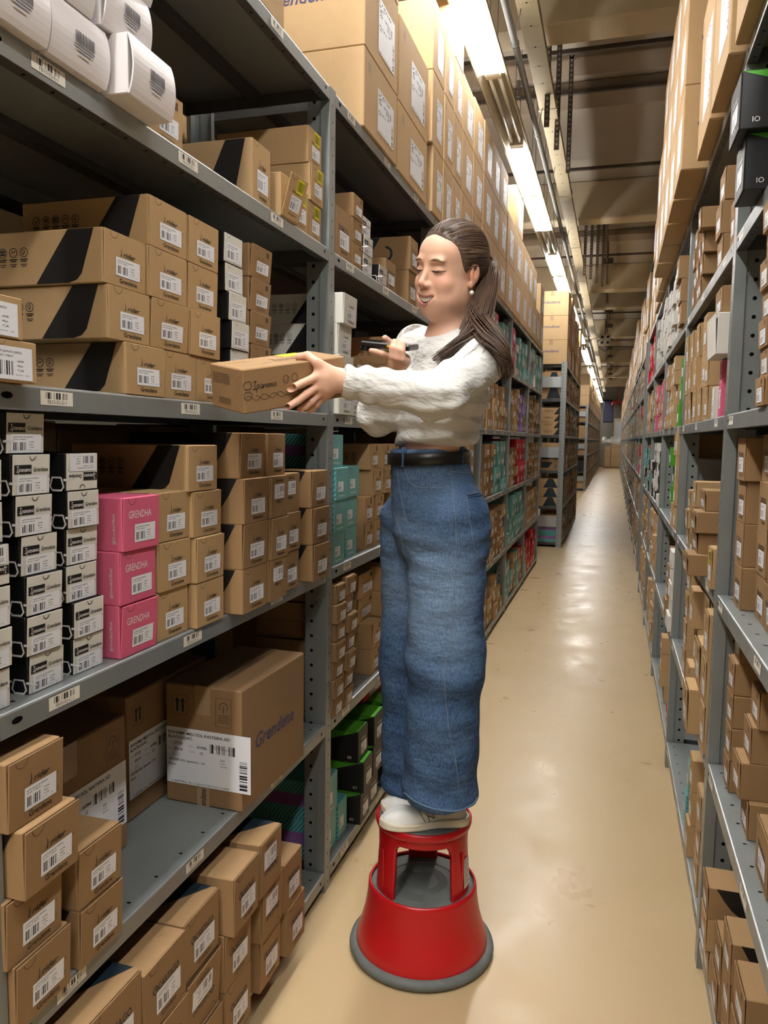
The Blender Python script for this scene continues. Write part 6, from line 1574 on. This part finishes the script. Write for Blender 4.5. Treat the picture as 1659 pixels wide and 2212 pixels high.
q.ring(.112, .062, .0085, .0011, -.0008, 'ink', None, 14).stroke([(.107, .062), (.112, .056), (.118, .068)], .0011, -.0008, 'ink').ring(.136, .064, .0085, .0011, -.0008, 'ink', None, 14)
ob('printed_logo', q, hb)
T = Matrix(((1, 0, 0, .12), (0, 0, 1, .05), (0, -1, 0, .0956), (0, 0, 0, 1)))
q = MB(); script(q, .0, .0, .026, .0018, 'ink', T, 0); q.stroke([(-.10+.008*i, -.012+.006*math.sin(i*.8)) for i in range(26)], .0009, 0, 'ink', T)
for i in range(5): q.ring(-.10+.012*i, .035, .006, .001, 0, 'ink', T, 8)
ob('lid_print', q, hb)
T = Matrix(((1, 0, 0, 0), (0, 0, 1, 0), (0, -1, 0, .0958), (0, 0, 0, 1)))
ob('yellow_sticker', MB().box(.175, .235, .085, .122, .0952, .0957, 'yellow'), hb)
T = Matrix(((0, -1, 0, -.0006), (-1, 0, 0, .125), (0, 0, 1, 0), (0, 0, 0, 1))) @ Matrix.Identity(4)
q = MB()
for i in range(6): q.stroke([(.012, .078-.004*i), (.075, .078-.004*i)], .0016, 0, 'ink_faint', T)
for i in range(5): q.stroke([(.03, .026-.003*i), (.075, .026-.003*i)], .0013, 0, 'ink_faint', T)
q.stroke([(.002, .093), (.062, .05), (.123, .093)], .0008, 0, 'kraft', T).stroke([(.002, .002), (.062, .05), (.123, .002)], .0008, 0, 'kraft', T)
ob('end_print', q, hb)
dv = bpy.data.objects.new('handheld_scanner', MB().cbox(-.066, .066, -.038, .038, -.007, .007, .003, 'device').cbox(-.070, -.030, -.034, .034, -.017, -.006, .004, 'device').mesh('handheld_scanner')); C.objects.link(dv)
dv.matrix_world = Matrix.Translation(Vector(ph_c)) @ Matrix([[ph_x[i], ph_y[i], ph_z[i]] for i in range(3)]).to_4x4()
tag(dv, 'black handheld scanner phone with yellow side key in her right hand', 'phone')
ob('screen', MB().cbox(-.060, .060, -.033, .033, .007, .0076, .0003, 'screen'), dv); ob('scan_key', MB().cbox(.006, .016, -.0395, -.0375, -.003, .003, .0005, 'key'), dv)
ob('camera_lens', MB().lathe([(0, -.0005), (.004, 0), (.0045, .002)], 'screen', 12, Matrix.Translation((-.05, -.0385, -.008)) @ Matrix.Rotation(PI/2, 4, 'X')), dv)
# ---------------------------------------------------------------- red step stool
SX, SY = -.507, 2.20
st = bpy.data.objects.new('step_stool', None); C.objects.link(st); st.location = (SX, SY, 0); tag(st, 'round red rolling step stool with grey rubber rim and treads', 'step stool')
def red():
    t = NT('glossy_red_plastic'); o = t.coord('Object'); nz = t.noise(o, 4, 3); sc_ = t.noise(o, 70, 5, .7)
    c = t.mix(nz, sr(176, 14, 22), sr(190, 20, 28)); c = t.mix(t.M('MULTIPLY', t.ramp(sc_, .70, .76, 0, .7), 1), c, sr(205, 120, 110))
    return t.fin(c, .32, 0, .5)
M['stool_red'] = red()
def rub():
    t = NT('grey_ribbed_rubber'); o = t.coord('Object'); x = t.xyz(o); nz = t.noise(o, 22, 4)
    return t.fin(t.mix(nz, sr(84, 88, 86), sr(112, 116, 112)), .6, 0, .35)
M['rubber'] = rub()
ob('rubber_rim', MB().lathe([(.190, .004), (.205, .001), (.216, .006), (.220, .016), (.217, .026), (.206, .033), (.192, .030)], 'rubber', 72).mesh('rubber_rim', True), st)
ob('base_skirt', MB().lathe([(.200, .022), (.1985, .040), (.193, .062), (.184, .090), (.1755, .120), (.1700, .150), (.1660, .180), (.1640, .205), (.1630, .213), (.1600, .218), (.1560, .218), (.1550, .212)], 'stool_red', 96).mesh('base_skirt', True), st)
tr = [(0.0001, .2085)]
for r_ in np.arange(.048, .076, .0035): tr += [(r_, .2085), (r_+.0008, .2102), (r_+.0022, .2102), (r_+.0030, .2085)]
tr += [(.100, .2085), (.101, .2105), (.118, .2105), (.119, .2090), (.150, .2090), (.1555, .206)]
ob('lower_tread', MB().lathe(tr, 'rubber', 72).mesh('lower_tread'), st)
# upper shell: cone with three arched openings
def shell():
    n = 180; zs_ = [.196+(.400-.196)*i/34 for i in range(35)]; legs = [math.radians(a) for a in (226, 340, 103)]
    vis = math.radians(25)
    def solid(a, z):
        dd = min(abs((a-g+PI) % (2*PI)-PI) for g in legs); half = math.radians(19)+.10*(1-min(max((z-.2)/.2, 0), 1))*0
        if dd < half: return True
        k = (z-.352)/.026
        if k > 1: return True
        if k > 0: return dd < half+.20*(1-math.sqrt(max(0, 1-k*k)))
        return False
    vs = []; fs = []; R_ = lambda z: .1435-(z-.20)*.052+.0
    for z in zs_:
        for i in range(n): a = 2*PI*i/n; vs.append((R_(z)*math.cos(a), R_(z)*math.sin(a), z))
    for j in range(len(zs_)-1):
        for i in range(n):
            a = 2*PI*(i+.5)/n; z = (zs_[j]+zs_[j+1])/2
            if solid(a, z): p, q_ = j*n+i, j*n+(i+1) % n; fs.append((p, q_, q_+n, p+n))
    me = MB().add(vs, fs, 'stool_red').mesh('upper_frame', True); o = ob('upper_frame', me, st)
    md = o.modifiers.new('s', 'SOLIDIFY'); md.thickness = .012; md.offset = -1
    return o
shell()
ob('top_ring', MB().lathe([(.126, .400), (.1365, .397), (.142, .400), (.1445, .408), (.1445, .420), (.141, .4245), (.136, .4235), (.1345, .419)], 'stool_red', 96).mesh('top_ring', True), st)
tt = [(0.0001, .4245)]
for r_ in np.arange(.030, .11, .006): tt += [(r_, .4245), (r_+.001, .4252), (r_+.003, .4252), (r_+.004, .4245)]
tt += [(.128, .4245), (.1350, .419)]
ob('top_tread', MB().lathe(tt, 'rubber', 72).mesh('top_tread'), st)
for a in (226, 340, 103):
    T = Matrix.Rotation(math.radians(a), 4, 'Z')
    ob('leg_rib', MB().cbox(.1385, .1425, -.006, .006, .222, .345, .002, 'stool_red', T @ Matrix.Translation((0, 0, 0))), st)
T = Matrix.Rotation(math.radians(349), 4, 'Z')
q = MB()
q.add([T @ Vector((.1440, -.020, .232)), T @ Vector((.1440, .020, .232)), T @ Vector((.1400, .018, .318)), T @ Vector((.1400, -.018, .318))], [(0, 1, 2, 3)], 'cream', [((0, 0), (1, 0), (1, 1), (0, 1))])
for i in range(14):
    z = .240+i*.0055; rr2 = .1437-(z-.232)*.0465
    q.add([T @ Vector((rr2+.0008, -.014, z)), T @ Vector((rr2+.0008, .010+.006*math.sin(i*2.1), z)), T @ Vector((rr2+.0008, .010+.006*math.sin(i*2.1), z+.002)), T @ Vector((rr2+.0008, -.014, z+.002))], [(0, 1, 2, 3)], 'ink_grey')
ob('instruction_label', q, st)
